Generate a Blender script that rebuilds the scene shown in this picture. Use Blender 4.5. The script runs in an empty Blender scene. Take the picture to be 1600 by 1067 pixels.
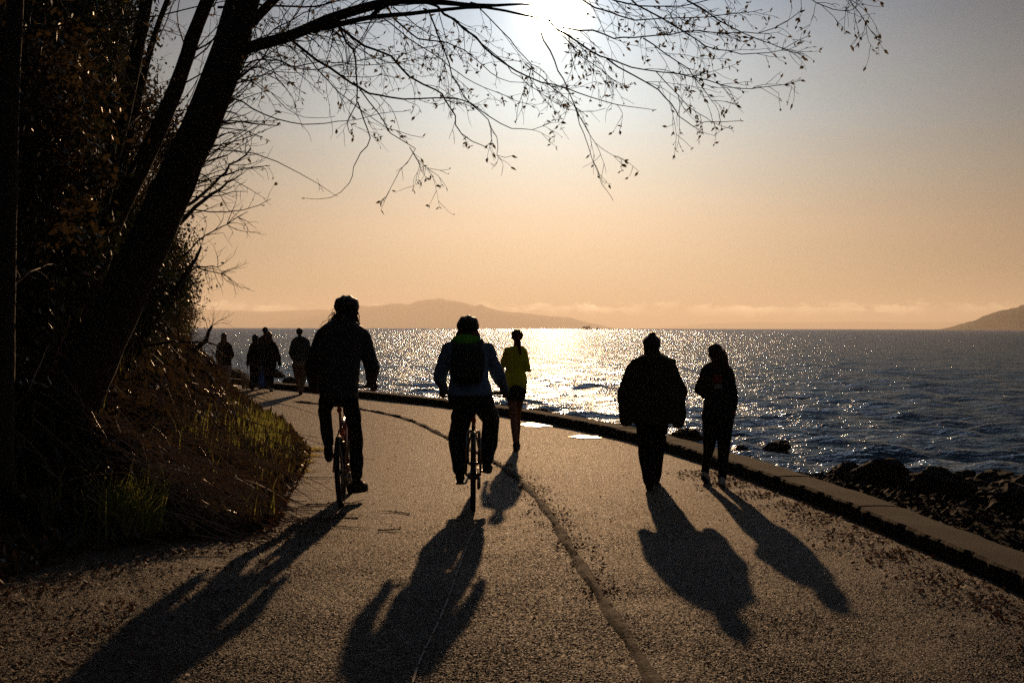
import bpy, math, random
import numpy as np
from mathutils import Vector, Matrix, noise
random.seed(7); RNG = np.random.default_rng(7)
rad = math.radians
S = bpy.context.scene
COL = S.collection
# ------------------------------------------------------------------ camera
FPX, CAMH = 2222.0, 1.70
PITCH, ROLL = rad(0.535), rad(0.125)
cam = bpy.data.cameras.new('camera'); camo = bpy.data.objects.new('camera', cam); COL.objects.link(camo)
cam.sensor_width = 36; cam.lens = FPX / 1600 * 36; cam.clip_start = .1; cam.clip_end = 120000
RM = Matrix.Rotation(rad(90) - PITCH, 4, 'X') @ Matrix.Rotation(ROLL, 4, 'Z')
camo.matrix_world = Matrix.Translation((0, 0, CAMH)) @ RM
S.camera = camo
def ray(px, py):
    return RM.to_3x3() @ Vector(((px - 800) / FPX, (533.5 - py) / FPX, -1))
def P(px, py, d):                      # the place seen at a pixel, d metres out
    r = ray(px, py); return Vector((0, 0, CAMH)) + r * (d / r.y)
def G(px, py, z=0.0):                  # the same on a level surface
    r = ray(px, py); return Vector((0, 0, CAMH)) + r * ((z - CAMH) / r.z)
SUN = ray(866, 12).normalized()
SUN_EL = math.asin(SUN.z); SUN_AZ = math.atan2(SUN.x, SUN.y)
# ------------------------------------------------------------------ world
W = bpy.data.worlds.new('World'); S.world = W; W.use_nodes = True
nt = W.node_tree; N = nt.nodes; L = nt.links; N.clear()
def nd(t, **k):
    n = N.new(t)
    for a, b in k.items():
        if a == 'ins':
            for i, v in b.items(): n.inputs[i].default_value = v
        else: setattr(n, a, b)
    return n
def mth(op, a, b=None, c=None, clamp=False):
    n = nd('ShaderNodeMath', operation=op); n.use_clamp = clamp
    for i, v in enumerate((a, b, c)):
        if v is None: continue
        if isinstance(v, (int, float)): n.inputs[i].default_value = v
        else: L.new(v, n.inputs[i])
    return n.outputs[0]
tc = nd('ShaderNodeTexCoord'); D = tc.outputs['Generated']
nrm = nd('ShaderNodeVectorMath', operation='NORMALIZE'); L.new(D, nrm.inputs[0]); D = nrm.outputs[0]
sep = nd('ShaderNodeSeparateXYZ'); L.new(D, sep.inputs[0])
el = mth('MULTIPLY', mth('ARCSINE', sep.outputs[2]), 180 / math.pi)           # elevation, degrees
dot = nd('ShaderNodeVectorMath', operation='DOT_PRODUCT'); L.new(D, dot.inputs[0]); dot.inputs[1].default_value = SUN
ang = mth('MULTIPLY', mth('ARCCOSINE', mth('MINIMUM', dot.outputs['Value'], .9999999)), 180 / math.pi)
ramp = nd('ShaderNodeValToRGB'); cr = ramp.color_ramp
stops = [(0, (2.0, 1.45, .84)), (2, (1.95, 1.44, .88)), (4, (1.82, 1.36, .92)), (6, (1.34, 1.22, 1.0)), (8.5, (.90, 1.04, 1.08)),
         (13, (.38, .56, .76)), (20, (.62, .92, 1.3)), (30, (1.3, 1.8, 2.5)), (60, (.45, .6, .85))]
while len(cr.elements) < len(stops): cr.elements.new(.5)
for e, (p, c) in zip(cr.elements, stops):
    e.position = p / 90; e.color = (c[0] / 4, c[1] / 4, c[2] / 4, 1)
L.new(mth('DIVIDE', mth('MAXIMUM', el, 0), 90), ramp.inputs[0])
fall = mth('ADD', mth('MULTIPLY', mth('EXPONENT', mth('DIVIDE', ang, -9.4)), 1.24), .022)
vm = nd('ShaderNodeVectorMath', operation='SCALE'); L.new(ramp.outputs[0], vm.inputs[0]); L.new(mth('MULTIPLY', fall, 4), vm.inputs['Scale'])
# low cloud bank just above the sea, lit rims
az = mth('MULTIPLY', mth('ARCTAN2', sep.outputs[0], sep.outputs[1]), 180 / math.pi)
cv = nd('ShaderNodeCombineXYZ'); L.new(mth('MULTIPLY', az, 1.0), cv.inputs[0]); L.new(mth('MULTIPLY', el, 2.2), cv.inputs[1])
n1 = nd('ShaderNodeTexNoise', ins={'Scale': 1.1, 'Detail': 7, 'Roughness': .62}); L.new(cv.outputs[0], n1.inputs['Vector'])
n2 = nd('ShaderNodeTexNoise', ins={'Scale': .35, 'Detail': 2}); L.new(cv.outputs[0], n2.inputs['Vector'])
band = mth('MULTIPLY', mth('SUBTRACT', 1, mth('DIVIDE', mth('ABSOLUTE', mth('SUBTRACT', el, .75)), .62), clamp=True), 1)
cl = mth('MULTIPLY', mth('SUBTRACT', mth('ADD', mth('MULTIPLY', n1.outputs[0], 1.0), mth('MULTIPLY', band, .34)), .70), 9, clamp=True)
cl = mth('MULTIPLY', mth('MULTIPLY', cl, band), mth('MULTIPLY', mth('SUBTRACT', n2.outputs[0], .36), 4, clamp=True), clamp=True)
# high thin veil
cv2 = nd('ShaderNodeCombineXYZ'); L.new(mth('MULTIPLY', az, .05), cv2.inputs[0]); L.new(mth('MULTIPLY', el, .38), cv2.inputs[1])
n3 = nd('ShaderNodeTexNoise', ins={'Scale': 1.4, 'Detail': 5, 'Roughness': .5, 'Distortion': .6}); L.new(cv2.outputs[0], n3.inputs['Vector'])
veil = mth('ADD', .93, mth('MULTIPLY', n3.outputs[0], .14))
cmul = mth('MULTIPLY', veil, mth('ADD', 1, mth('MULTIPLY', cl, 2.6)))
vm2 = nd('ShaderNodeVectorMath', operation='SCALE'); L.new(vm.outputs[0], vm2.inputs[0]); L.new(cmul, vm2.inputs['Scale'])
# aureole and the blazing sun itself behind thin cloud
core = mth('MULTIPLY', mth('EXPONENT', mth('MULTIPLY', mth('POWER', mth('DIVIDE', ang, .58), 2), -1)), 220)
halo = mth('MULTIPLY', mth('EXPONENT', mth('DIVIDE', ang, -1.0)), 1.1)
halo2 = mth('MULTIPLY', mth('EXPONENT', mth('DIVIDE', ang, -5.0)), .28)
gl = nd('ShaderNodeVectorMath', operation='SCALE'); gl.inputs[0].default_value = (1, .86, .62); L.new(mth('ADD', core, mth('ADD', halo, halo2)), gl.inputs['Scale'])
add = nd('ShaderNodeVectorMath', operation='ADD'); L.new(vm2.outputs[0], add.inputs[0]); L.new(gl.outputs[0], add.inputs[1])
x10 = nd('ShaderNodeVectorMath', operation='SCALE'); L.new(add.outputs[0], x10.inputs[0]); x10.inputs['Scale'].default_value = 10
sky = nd('ShaderNodeTexSky', sky_type='NISHITA'); sky.sun_disc = False; sky.sun_elevation = SUN_EL; sky.sun_rotation = SUN_AZ
sky.air_density = 1.0; sky.dust_density = 2.0
skm = nd('ShaderNodeVectorMath', operation='SCALE'); L.new(sky.outputs[0], skm.inputs[0]); skm.inputs['Scale'].default_value = .006
add2 = nd('ShaderNodeVectorMath', operation='ADD'); L.new(x10.outputs[0], add2.inputs[0]); L.new(skm.outputs[0], add2.inputs[1])
bg = nd('ShaderNodeBackground'); bg.inputs[1].default_value = .1; L.new(add2.outputs[0], bg.inputs[0])
wo = nd('ShaderNodeOutputWorld'); L.new(bg.outputs[0], wo.inputs[0])
# ------------------------------------------------------------------ sun, exposure
sl = bpy.data.lights.new('sun', 'SUN'); sl.energy = 2.5; sl.angle = rad(.53); sl.color = (1, .60, .30)
so = bpy.data.objects.new('sun', sl); COL.objects.link(so); so.rotation_euler = (-SUN).to_track_quat('-Z', 'Y').to_euler(); so.location = (0, 0, 60)
vs = S.view_settings; vs.view_transform = 'Standard'; vs.look = 'None'; vs.exposure = 0; vs.gamma = 1; vs.use_curve_mapping = False
cy = S.cycles; cy.use_denoising = False; cy.use_adaptive_sampling = False; cy.max_bounces = 6; cy.diffuse_bounces = 2; cy.glossy_bounces = 3; cy.transmission_bounces = 3
cy.volume_bounces = 0; cy.transparent_max_bounces = 6; cy.sample_clamp_direct = 0; cy.sample_clamp_indirect = 3; cy.caustics_reflective = False; cy.caustics_refractive = False
# ------------------------------------------------------------------ materials
def mat(name, c, rough=.8, spec=.5, c2=None, scale=8, bump=0, bscale=40, trans=0, metal=0, detail=5, dist=.01, ior=None, sheen=0):
    m = bpy.data.materials.new(name); m.use_nodes = True; t = m.node_tree; b = t.nodes['Principled BSDF']
    b.inputs['Roughness'].default_value = rough; b.inputs['Specular IOR Level'].default_value = spec; b.inputs['Metallic'].default_value = metal
    if ior: b.inputs['IOR'].default_value = ior
    if sheen: b.inputs['Sheen Weight'].default_value = sheen; b.inputs['Sheen Roughness'].default_value = .4
    b.inputs['Base Color'].default_value = (*c, 1)
    tcn = t.nodes.new('ShaderNodeTexCoord')
    if c2 is not None:
        n = t.nodes.new('ShaderNodeTexNoise'); n.inputs['Scale'].default_value = scale; n.inputs['Detail'].default_value = detail; n.inputs['Roughness'].default_value = .65
        t.links.new(tcn.outputs['Object'], n.inputs['Vector'])
        r = t.nodes.new('ShaderNodeValToRGB'); r.color_ramp.elements[0].position = .35; r.color_ramp.elements[1].position = .65
        r.color_ramp.elements[0].color = (*c, 1); r.color_ramp.elements[1].color = (*c2, 1)
        t.links.new(n.outputs[0], r.inputs[0]); t.links.new(r.outputs[0], b.inputs['Base Color'])
    if bump:
        n = t.nodes.new('ShaderNodeTexNoise'); n.inputs['Scale'].default_value = bscale; n.inputs['Detail'].default_value = 4
        t.links.new(tcn.outputs['Object'], n.inputs['Vector'])
        k = t.nodes.new('ShaderNodeBump'); k.inputs['Strength'].default_value = bump; k.inputs['Distance'].default_value = dist
        t.links.new(n.outputs[0], k.inputs['Height']); t.links.new(k.outputs[0], b.inputs['Normal'])
    if trans:
        o = t.nodes['Material Output']; tr = t.nodes.new('ShaderNodeBsdfTranslucent'); mx = t.nodes.new('ShaderNodeMixShader'); mx.inputs[0].default_value = trans
        if c2 is not None: t.links.new(r.outputs[0], tr.inputs[0])
        else: tr.inputs[0].default_value = (*c, 1)
        t.links.new(b.outputs[0], mx.inputs[1]); t.links.new(tr.outputs[0], mx.inputs[2]); t.links.new(mx.outputs[0], o.inputs[0])
    return m
M = {}
M['bark'] = mat('bark', (.035, .026, .02), .9, .3, (.08, .06, .045), 14, .9, 30, dist=.03)
M['twig'] = mat('twig_bark', (.05, .03, .02), .7, .4, (.09, .05, .03), 30)
M['bud'] = mat('young_leaf', (.10, .09, .03), .5, .5, (.16, .10, .04), 9, trans=.55)
M['leaf'] = mat('leaf_green', (.06, .09, .02), .45, .5, (.14, .15, .03), 1.3, trans=.45)
M['leafdark'] = mat('leaf_evergreen', (.02, .03, .012), .5, .4, (.045, .05, .018), 1.1, trans=.22)
M['ivy'] = mat('bank_cover_leaf', (.045, .030, .016), .4, .6, (.10, .07, .03), 2.2, trans=.4)
M['grass'] = mat('grass_blade', (.22, .26, .04), .4, .5, (.42, .38, .10), 5, trans=.6)
M['straw'] = mat('dry_cane', (.28, .19, .12), .3, .8, (.50, .37, .25), 6, trans=.2)
M['litter'] = mat('leaf_litter', (.05, .022, .014), .7, .3, (.20, .09, .04), 60, trans=.2)
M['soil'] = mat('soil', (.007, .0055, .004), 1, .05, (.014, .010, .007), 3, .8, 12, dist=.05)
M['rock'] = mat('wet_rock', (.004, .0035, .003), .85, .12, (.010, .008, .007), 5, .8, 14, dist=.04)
M['skin'] = mat('skin', (.32, .17, .11), .55, .4)
M['black'] = mat('black_cloth', (.026, .022, .021), .85, .25, (.038, .033, .031), 20, .4, 60, sheen=.15)
M['navy'] = mat('navy_puffer', (.026, .025, .030), .6, .35, (.034, .033, .040), 9, .3, 40, sheen=.1)
M['olive'] = mat('olive_coat', (.050, .040, .028), .9, .2, (.066, .054, .038), 12, .5, 50, sheen=.2)
M['jeans'] = mat('blue_denim', (.08, .17, .46), .85, .2, (.11, .22, .55), 25)
M['darkjeans'] = mat('dark_trousers', (.024, .022, .024), .9, .2, (.034, .031, .034), 20, .4, 30)
M['khaki'] = mat('khaki_cloth', (.34, .26, .18), .9, .2, (.42, .32, .22), 15, .3, 30)
M['pale'] = mat('pale_cloth', (.62, .48, .44), .9, .2)
M['shirtdark'] = mat('grey_green_shirt', (.10, .11, .11), .9, .2, trans=.05)
M['yellow'] = mat('yellow_shirt', (.88, .95, .04), .8, .3, (.92, .98, .06), 6, .5, 14, trans=.3, dist=.02)
M['green'] = mat('green_hood', (.20, .62, .05), .8, .3, trans=.3)
M['bluegrey'] = mat('blue_grey_shell', (.12, .19, .30), .7, .4, (.15, .22, .34), 9, .4, 30, trans=.08)
M['backpack'] = mat('backpack_fabric', (.026, .032, .028), .9, .2, (.038, .044, .038), 14, .4, 60)
M['hair'] = mat('dark_hair', (.02, .011, .007), .45, .5, (.05, .025, .012), 40, trans=.1)
M['red hair'] = mat('auburn_hair', (.12, .035, .015), .45, .5, (.2, .06, .02), 40, trans=.3)
M['blonde_and_lit'] = mat('light_brown_and_lit_hair', (.22, .12, .05), .45, .5, (.32, .18, .08), 40, trans=.4)
M['helmet'] = mat('helmet_shell', (.012, .011, .011), .5, .4)
M['rubber'] = mat('rubber', (.012, .012, .012), .7, .4)
M['metal'] = mat('bare_metal', (.45, .42, .4), .28, .5, metal=1)
M['blackmetal'] = mat('black_metal', (.015, .015, .016), .35, .6)
M['orange'] = mat('orange_frame', (.42, .10, .015), .3, .6)
M['redlight'] = mat('red_reflector', (.55, .02, .01), .25, .6, trans=.3)
M['white'] = mat('white_shoe', (.6, .58, .55), .6, .4)
M['fur'] = mat('white_fur', (.75, .68, .58), .8, .3, (.6, .52, .42), 14, .6, 60, trans=.25)
M['print1'] = mat('red_print', (.30, .06, .035), .8, .2); M['print2'] = mat('white_print', (.32, .30, .30), .8, .2)
M['ship'] = mat('ship_paint', (.04, .02, .015), .8); M['ship2'] = mat('ship_house', (.06, .045, .035), .8)
M['straws'] = mat('yellow_dry_grass', (.90, .74, .26), .6, .3, (.75, .62, .2), 14, trans=.6)
M['mount'] = mat('haze_paled_forest', (.26, .24, .22), .95, .1, (.34, .30, .26), .002)  # pale tone puts part of the haze fade into the forest colour
# ------------------------------------------------------------------ helpers
def tag(o, label=None, cat=None, group=None, kind=None):
    if label: o['label'] = label
    if cat: o['category'] = cat
    if group: o['group'] = group
    if kind: o['kind'] = kind
    return o
class MB:
    def __init__(s): s.v = []; s.f = []; s.n = 0
    def add(s, v, f):
        s.v.append(np.asarray(v, float).reshape(-1, 3)); s.f += [tuple(i + s.n for i in q) for q in f]; s.n += len(s.v[-1])
    def quads(s, v):                     # v (n,4,3)
        v = np.asarray(v, float); k = len(v); s.v.append(v.reshape(-1, 3)); b = s.n + np.arange(k * 4).reshape(-1, 4); s.f += b.tolist(); s.n += 4 * k
    def tube(s, pts, r, ns=6, cap=True):
        pts = np.asarray([tuple(p) for p in pts], float); n = len(pts)
        r = np.full(n, r) if np.isscalar(r) else np.asarray(r, float)
        t = np.gradient(pts, axis=0); t /= np.linalg.norm(t, axis=1)[:, None] + 1e-12
        up = np.array([0, 0, 1.]) if abs(t[0, 2]) < .9 else np.array([1., 0, 0])
        a = np.linspace(0, 2 * np.pi, ns, endpoint=False); out = []
        for i in range(n):
            u = np.cross(t[i], up); u /= np.linalg.norm(u) + 1e-12; w = np.cross(u, t[i]); up = w
            out.append(pts[i] + r[i] * (np.cos(a)[:, None] * u + np.sin(a)[:, None] * w))
        v = np.concatenate(out); f = []
        for i in range(n - 1):
            for j in range(ns):
                k = (j + 1) % ns; f.append((i * ns + j, i * ns + k, (i + 1) * ns + k, (i + 1) * ns + j))
        if cap: f.append(tuple(range(ns))[::-1]); f.append(tuple((n - 1) * ns + j for j in range(ns)))
        s.add(v, f)
    def rc(s, a, b, ra, rb, ns=12):      # round cone
        a = Vector(a); b = Vector(b); d = (b - a)
        if d.length < 1e-6: d = Vector((0, 0, 1e-4))
        u = d.normalized(); P_ = []; R_ = []
        for k in (80, 55, 28): P_.append(a - u * ra * math.sin(rad(k))); R_.append(ra * math.cos(rad(k)))
        for k in (0, .5, 1): P_.append(a + (b - a) * k); R_.append(ra + (rb - ra) * k)
        for k in (28, 55, 80): P_.append(b + u * rb * math.sin(rad(k))); R_.append(rb * math.cos(rad(k)))
        s.tube(P_, R_, ns)
    def chain(s, pts, rs, ns=12):
        for i in range(len(pts) - 1): s.rc(pts[i], pts[i + 1], rs[i], rs[i + 1], ns)
    def ell(s, c, r, rot=None, nu=16, nv=10):
        c = Vector(c); v = []; f = []
        for i in range(nv + 1):
            th = math.pi * (i + .02) / (nv + .04)
            for j in range(nu):
                ph = 2 * math.pi * j / nu
                p = Vector((r[0] * math.sin(th) * math.cos(ph), r[1] * math.sin(th) * math.sin(ph), r[2] * math.cos(th)))
                if rot is not None: p = rot @ p
                v.append(c + p)
        for i in range(nv):
            for j in range(nu):
                k = (j + 1) % nu; f.append((i * nu + j, (i + 1) * nu + j, (i + 1) * nu + k, i * nu + k))
        f.append(tuple(range(nu))); f.append(tuple(nv * nu + j for j in range(nu))[::-1])
        s.add(v, f)
    def loft(s, rings, ns=24, power=2.4):   # rings (centre, half width, half depth)
        v = []; f = []
        n = len(rings)
        for c, rx, ry in rings:
            for j in range(ns):
                a = 2 * math.pi * j / ns; ca, sa = math.cos(a), math.sin(a)
                v.append((c[0] + rx * math.copysign(abs(ca) ** (2 / power), ca), c[1] + ry * math.copysign(abs(sa) ** (2 / power), sa), c[2]))
        for i in range(n - 1):
            for j in range(ns):
                k = (j + 1) % ns; f.append((i * ns + j, i * ns + k, (i + 1) * ns + k, (i + 1) * ns + j))
        f.append(tuple(range(ns))[::-1]); f.append(tuple((n - 1) * ns + j for j in range(ns)))
        s.add(v, f)
    def box(s, c, h, rot=None):
        c = Vector(c); v = []
        for x in (-1, 1):
            for y in (-1, 1):
                for z in (-1, 1):
                    p = Vector((x * h[0], y * h[1], z * h[2])); v.append(c + (rot @ p if rot is not None else p))
        s.add(v, [(0, 1, 3, 2), (4, 6, 7, 5), (0, 4, 5, 1), (2, 3, 7, 6), (0, 2, 6, 4), (1, 5, 7, 3)])
    def build(s, name, m, parent=None, loc=(0, 0, 0), smooth=True, world=True):
        v = np.concatenate(s.v) if s.v else np.zeros((0, 3))
        off = np.array(loc, float)
        if parent is not None and world: off = np.array(parent.matrix_world_loc if hasattr(parent, 'matrix_world_loc') else parent.location, float)
        if parent is not None and not world: off = np.zeros(3)
        v = v - off
        me = bpy.data.meshes.new(name)
        me.vertices.add(len(v)); me.vertices.foreach_set('co', v.astype(np.float32).ravel())
        ln = np.array([len(q) for q in s.f], np.int32); idx = np.fromiter((i for q in s.f for i in q), np.int32)
        me.loops.add(len(idx)); me.loops.foreach_set('vertex_index', idx)
        me.polygons.add(len(ln)); me.polygons.foreach_set('loop_start', np.concatenate([[0], np.cumsum(ln)[:-1]]).astype(np.int32))
        me.polygons.foreach_set('use_smooth', np.full(len(ln), smooth))
        me.update(calc_edges=True)
        if m is not None: me.materials.append(m)
        o = bpy.data.objects.new(name, me); COL.objects.link(o)
        if parent is not None: o.parent = parent
        else: o.location = loc
        return o
def empty(name, loc, rz=0):
    o = bpy.data.objects.new(name, None); COL.objects.link(o); o.location = loc; o.rotation_euler = (0, 0, rz); o.empty_display_size = .2; return o
def fuse(name, mb, m, parent=None, loc=(0, 0, 0), vox=.01, it=3, disp=None):
    """one continuous surface from overlapping shapes"""
    t = mb.build('tmp', m, None, loc)
    if parent is not None: t.data.transform(Matrix.Translation(Vector(loc) - parent.location)); t.location = (0, 0, 0)
    r = t.modifiers.new('r', 'REMESH'); r.mode = 'VOXEL'; r.voxel_size = vox; r.use_smooth_shade = True
    if it: q = t.modifiers.new('s', 'SMOOTH'); q.iterations = it; q.factor = .5
    dg = bpy.context.evaluated_depsgraph_get(); me = bpy.data.meshes.new_from_object(t.evaluated_get(dg))
    old = t.data; bpy.data.objects.remove(t); bpy.data.meshes.remove(old)
    me.name = name; me.materials.clear(); me.materials.append(m)
    if disp is not None:
        n = len(me.vertices); co = np.empty(n * 3, np.float32); me.vertices.foreach_get('co', co); co = co.reshape(-1, 3)
        no = np.empty(n * 3, np.float32); me.vertices.foreach_get('normal', no); no = no.reshape(-1, 3)
        co = co + no * disp(co)[:, None]; me.vertices.foreach_set('co', co.astype(np.float32).ravel()); me.update()
    me.polygons.foreach_set('use_smooth', np.full(len(me.polygons), True))
    o = bpy.data.objects.new(name, me); COL.objects.link(o)
    if parent is not None: o.parent = parent
    else: o.location = loc
    return o
def wrinkle(amp=.004, s=1.0, seed=0):
    g = np.random.default_rng(seed); K = g.normal(size=(9, 3)) * np.array([9, 9, 16]) * s; ph = g.uniform(0, 6.28, 9)
    return lambda co: amp * np.tanh(sum(np.sin(co @ K[i] + ph[i] + 1.5 * np.sin(co @ K[(i + 3) % 9] * .5)) for i in range(9)) / 2.2)
def quilt(amp=.007, pitch=.062):
    w = wrinkle(.003, 1, 3)
    return lambda co: amp * (np.abs(np.sin(np.pi * (co[:, 2] + .06 * np.abs(co[:, 0])) / pitch)) ** .5 - .6) + w(co)
# ------------------------------------------------------------------ shore lines (plan)
wall_px = [(1600, 897), (1500, 855), (1400, 815), (1300, 775), (1200, 741), (1120, 714), (1035, 688), (960, 669), (880, 653), (800, 640), (700, 626), (570, 612.5), (465, 602), (424, 598.5), (365, 592)]
WL = [Vector((3.75, -30, 0)), Vector((3.6, -8, 0)), Vector((3.45, 2, 0))] + [G(x, y, .15) for x, y in wall_px]
WL += [Vector((-16, 49, 0)), Vector((-28, 55, 0)), Vector((-60, 66, 0))]
bank_px = [(-40, 925), (40, 893), (130, 864), (290, 846), (400, 833), (440, 775), (468, 733), (474, 705), (456, 682), (432, 658), (395, 643), (372, 632)]
BL = [Vector((-3.4, -30, 0)), Vector((-3.3, 4, 0))] + [G(x, y) for x, y in bank_px]
BL += [Vector((-8.5, 34.5, 0)), Vector((-13, 38.5, 0)), Vector((-26, 44, 0)), Vector((-60, 54, 0))]
def smooth_line(pts, step):
    a = np.array([(p[0], p[1]) for p in pts]); n = len(a); out = []
    for i in range(n - 1):
        p0 = a[max(i - 1, 0)]; p1 = a[i]; p2 = a[i + 1]; p3 = a[min(i + 2, n - 1)]
        k = max(1, int(np.linalg.norm(p2 - p1) / step))
        l1 = np.linalg.norm(p2 - p1)
        m1 = (p2 - p0) / (np.linalg.norm(p2 - p1) + np.linalg.norm(p1 - p0) + 1e-9) * l1
        m2 = (p3 - p1) / (np.linalg.norm(p3 - p2) + np.linalg.norm(p2 - p1) + 1e-9) * l1
        for j in range(k):
            t = j / k; out.append((2 * t**3 - 3 * t**2 + 1) * p1 + (t**3 - 2 * t**2 + t) * m1 + (-2 * t**3 + 3 * t**2) * p2 + (t**3 - t**2) * m2)
    out.append(a[-1]); return np.array(out)
WS = smooth_line(WL, .25); BS = smooth_line(BL, .25)
def sdist(x, y, line):                  # signed distance, + to the right of the line's direction
    p = np.stack([x, y], -1).reshape(-1, 2); best = np.full(len(p), 1e9); sg = np.zeros(len(p))
    for c in range(0, len(p), 20000):
        q = p[c:c + 20000]; a = line[:-1]; b = line[1:]; ab = b - a
        t = np.clip(((q[:, None] - a) * ab).sum(-1) / (ab**2).sum(-1), 0, 1); d = q[:, None] - (a + t[..., None] * ab)
        dd = (d**2).sum(-1); k = dd.argmin(1); r = np.arange(len(q)); best[c:c + 20000] = np.sqrt(dd[r, k])
        e = ab[k]; dv = q - a[k]; sg[c:c + 20000] = np.sign(dv[:, 0] * e[:, 1] - dv[:, 1] * e[:, 0])
    return (best * sg).reshape(np.shape(x))
SEA = -1.6
def fbm(x, y, sc, seed=0, octs=4):
    g = np.random.default_rng(seed); o = np.zeros(np.shape(x)); a = 1
    for k in range(octs):
        for _ in range(4):
            th = g.uniform(0, 6.28); ph = g.uniform(0, 6.28); f = 2 * np.pi / sc * 2**k * g.uniform(.7, 1.3)
            o += a * .35 * np.sin(f * (x * math.cos(th) + y * math.sin(th)) + ph + .8 * np.sin(f * .6 * (x * math.sin(th) - y * math.cos(th))))
        a *= .5
    return o
def height(x, y):
    x = np.asarray(x, float); y = np.asarray(y, float)
    inb = -sdist(x, y, BS); outw = sdist(x, y, WS) - .45
    t = np.clip(inb - .05, 0, None); s = np.clip((y - 11) / 13, 0, 1) * .75 + .6
    z = s * (t * .22 + .9 * t**2 / (t + 1.6)); z = 9 * np.tanh(z / 9)
    z = z + np.clip(t, 0, 1) * .10 * fbm(x, y, 1.7, 1)
    o = np.clip(outw, 0, None)
    b = -.02 - np.clip(o * 1.2, 0, .45) - (.125 + .25 * np.clip((y - 26) / 5, 0, 1)) * o - .02 * np.clip(o, 0, 1) * fbm(x, y, 1.1, 2) * 2
    return np.where(inb > 0, z, np.where(outw > 0, np.maximum(b, -5), -.05)) - .012
def hz(x, y): return float(height(np.array([x]), np.array([y]))[0])
def grid_mesh(name, X, Y, Z, m, mask=None, smooth=True):
    n, k = X.shape; v = np.stack([X, Y, Z], -1).reshape(-1, 3); I = np.arange(n * k).reshape(n, k)
    f = np.stack([I[:-1, :-1], I[:-1, 1:], I[1:, 1:], I[1:, :-1]], -1).reshape(-1, 4)
    me = bpy.data.meshes.new(name); me.vertices.add(len(v)); me.vertices.foreach_set('co', v.astype(np.float32).ravel())
    me.loops.add(f.size); me.loops.foreach_set('vertex_index', f.astype(np.int32).ravel())
    me.polygons.add(len(f)); me.polygons.foreach_set('loop_start', np.arange(0, f.size, 4, dtype=np.int32))
    me.polygons.foreach_set('use_smooth', np.full(len(f), smooth)); me.update(calc_edges=True); me.materials.append(m)
    o = bpy.data.objects.new(name, me); COL.objects.link(o); return o
# ground: one terrain sheet, land falling to the sea bed
ax = np.concatenate([np.arange(-70, -14, 1.2), np.arange(-14, 14, .2), np.arange(14, 60, 1.5)])
ay = np.concatenate([np.arange(-30, 5, 1.5), np.arange(5, 48, .22), np.arange(48, 120, 1.5)])
X, Y = np.meshgrid(ax, ay)
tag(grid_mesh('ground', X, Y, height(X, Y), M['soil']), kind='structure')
X, Y = np.meshgrid([-46000, -200, 0, 200, 46000], [-2000, 0, 200, 2000, 46000]); tag(grid_mesh('sea_bed', X, Y, X * 0 - 6., M['soil']), kind='structure')
# path
def asphalt():
    m = bpy.data.materials.new('asphalt'); m.use_nodes = True; t = m.node_tree; b = t.nodes['Principled BSDF']; q = t.nodes; l = t.links
    tcn = q.new('ShaderNodeTexCoord'); O = tcn.outputs['Object']
    def ns(s, d, r=.6):
        n = q.new('ShaderNodeTexNoise'); n.inputs['Scale'].default_value = s; n.inputs['Detail'].default_value = d; n.inputs['Roughness'].default_value = r; l.new(O, n.inputs['Vector']); return n.outputs[0]
    def rmp(src, p0, c0, p1, c1):
        r = q.new('ShaderNodeValToRGB'); e = r.color_ramp.elements; e[0].position = p0; e[0].color = (*c0, 1); e[1].position = p1; e[1].color = (*c1, 1); l.new(src, r.inputs[0]); return r.outputs[0]
    v = q.new('ShaderNodeTexVoronoi'); v.inputs['Scale'].default_value = 95; l.new(O, v.inputs['Vector'])
    vc = q.new('ShaderNodeSeparateXYZ'); l.new(v.outputs['Color'], vc.inputs[0])
    stone = rmp(vc.outputs[0], .0, (.011, .007, .004), 1, (.036, .022, .012))
    big = rmp(ns(.55, 5), .36, (.46, .44, .42), .66, (1.5, 1.42, 1.32))
    mid = rmp(ns(6, 6, .7), .3, (.7, .7, .7), .7, (1.2, 1.2, 1.2))
    m1 = q.new('ShaderNodeMix'); m1.data_type = 'RGBA'; m1.blend_type = 'MULTIPLY'; m1.inputs[0].default_value = 1; l.new(stone, m1.inputs[6]); l.new(big, m1.inputs[7])
    m2 = q.new('ShaderNodeMix'); m2.data_type = 'RGBA'; m2.blend_type = 'MULTIPLY'; m2.inputs[0].default_value = 1; l.new(m1.outputs[2], m2.inputs[6]); l.new(mid, m2.inputs[7])
    l.new(m2.outputs[2], b.inputs['Base Color'])
    l.new(rmp(vc.outputs[1], 0, (.6,) * 3, 1, (.82,) * 3), b.inputs['Roughness'])
    b.inputs['Specular IOR Level'].default_value = .5; b.inputs['Specular Tint'].default_value = (1, .80, .60, 1); b.inputs['Sheen Weight'].default_value = .25; b.inputs['Sheen Roughness'].default_value = .3; b.inputs['Sheen Tint'].default_value = (1, .8, .6, 1)
    n4 = ns(140, 3); n5 = ns(9, 4)
    ad = q.new('ShaderNodeMath'); ad.operation = 'ADD'; l.new(n4, ad.inputs[0])
    sc = q.new('ShaderNodeMath'); sc.operation = 'MULTIPLY'; sc.inputs[1].default_value = 1.2; l.new(n5, sc.inputs[0]); l.new(sc.outputs[0], ad.inputs[1])
    ad2 = q.new('ShaderNodeMath'); ad2.operation = 'SUBTRACT'; l.new(ad.outputs[0], ad2.inputs[0]); l.new(v.outputs['Distance'], ad2.inputs[1])
    k = q.new('ShaderNodeBump'); k.inputs['Strength'].default_value = 1; k.inputs['Distance'].default_value = .014; l.new(ad2.outputs[0], k.inputs['Height']); l.new(k.outputs[0], b.inputs['Normal'])
    return m
M['asphalt'] = asphalt()
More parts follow.
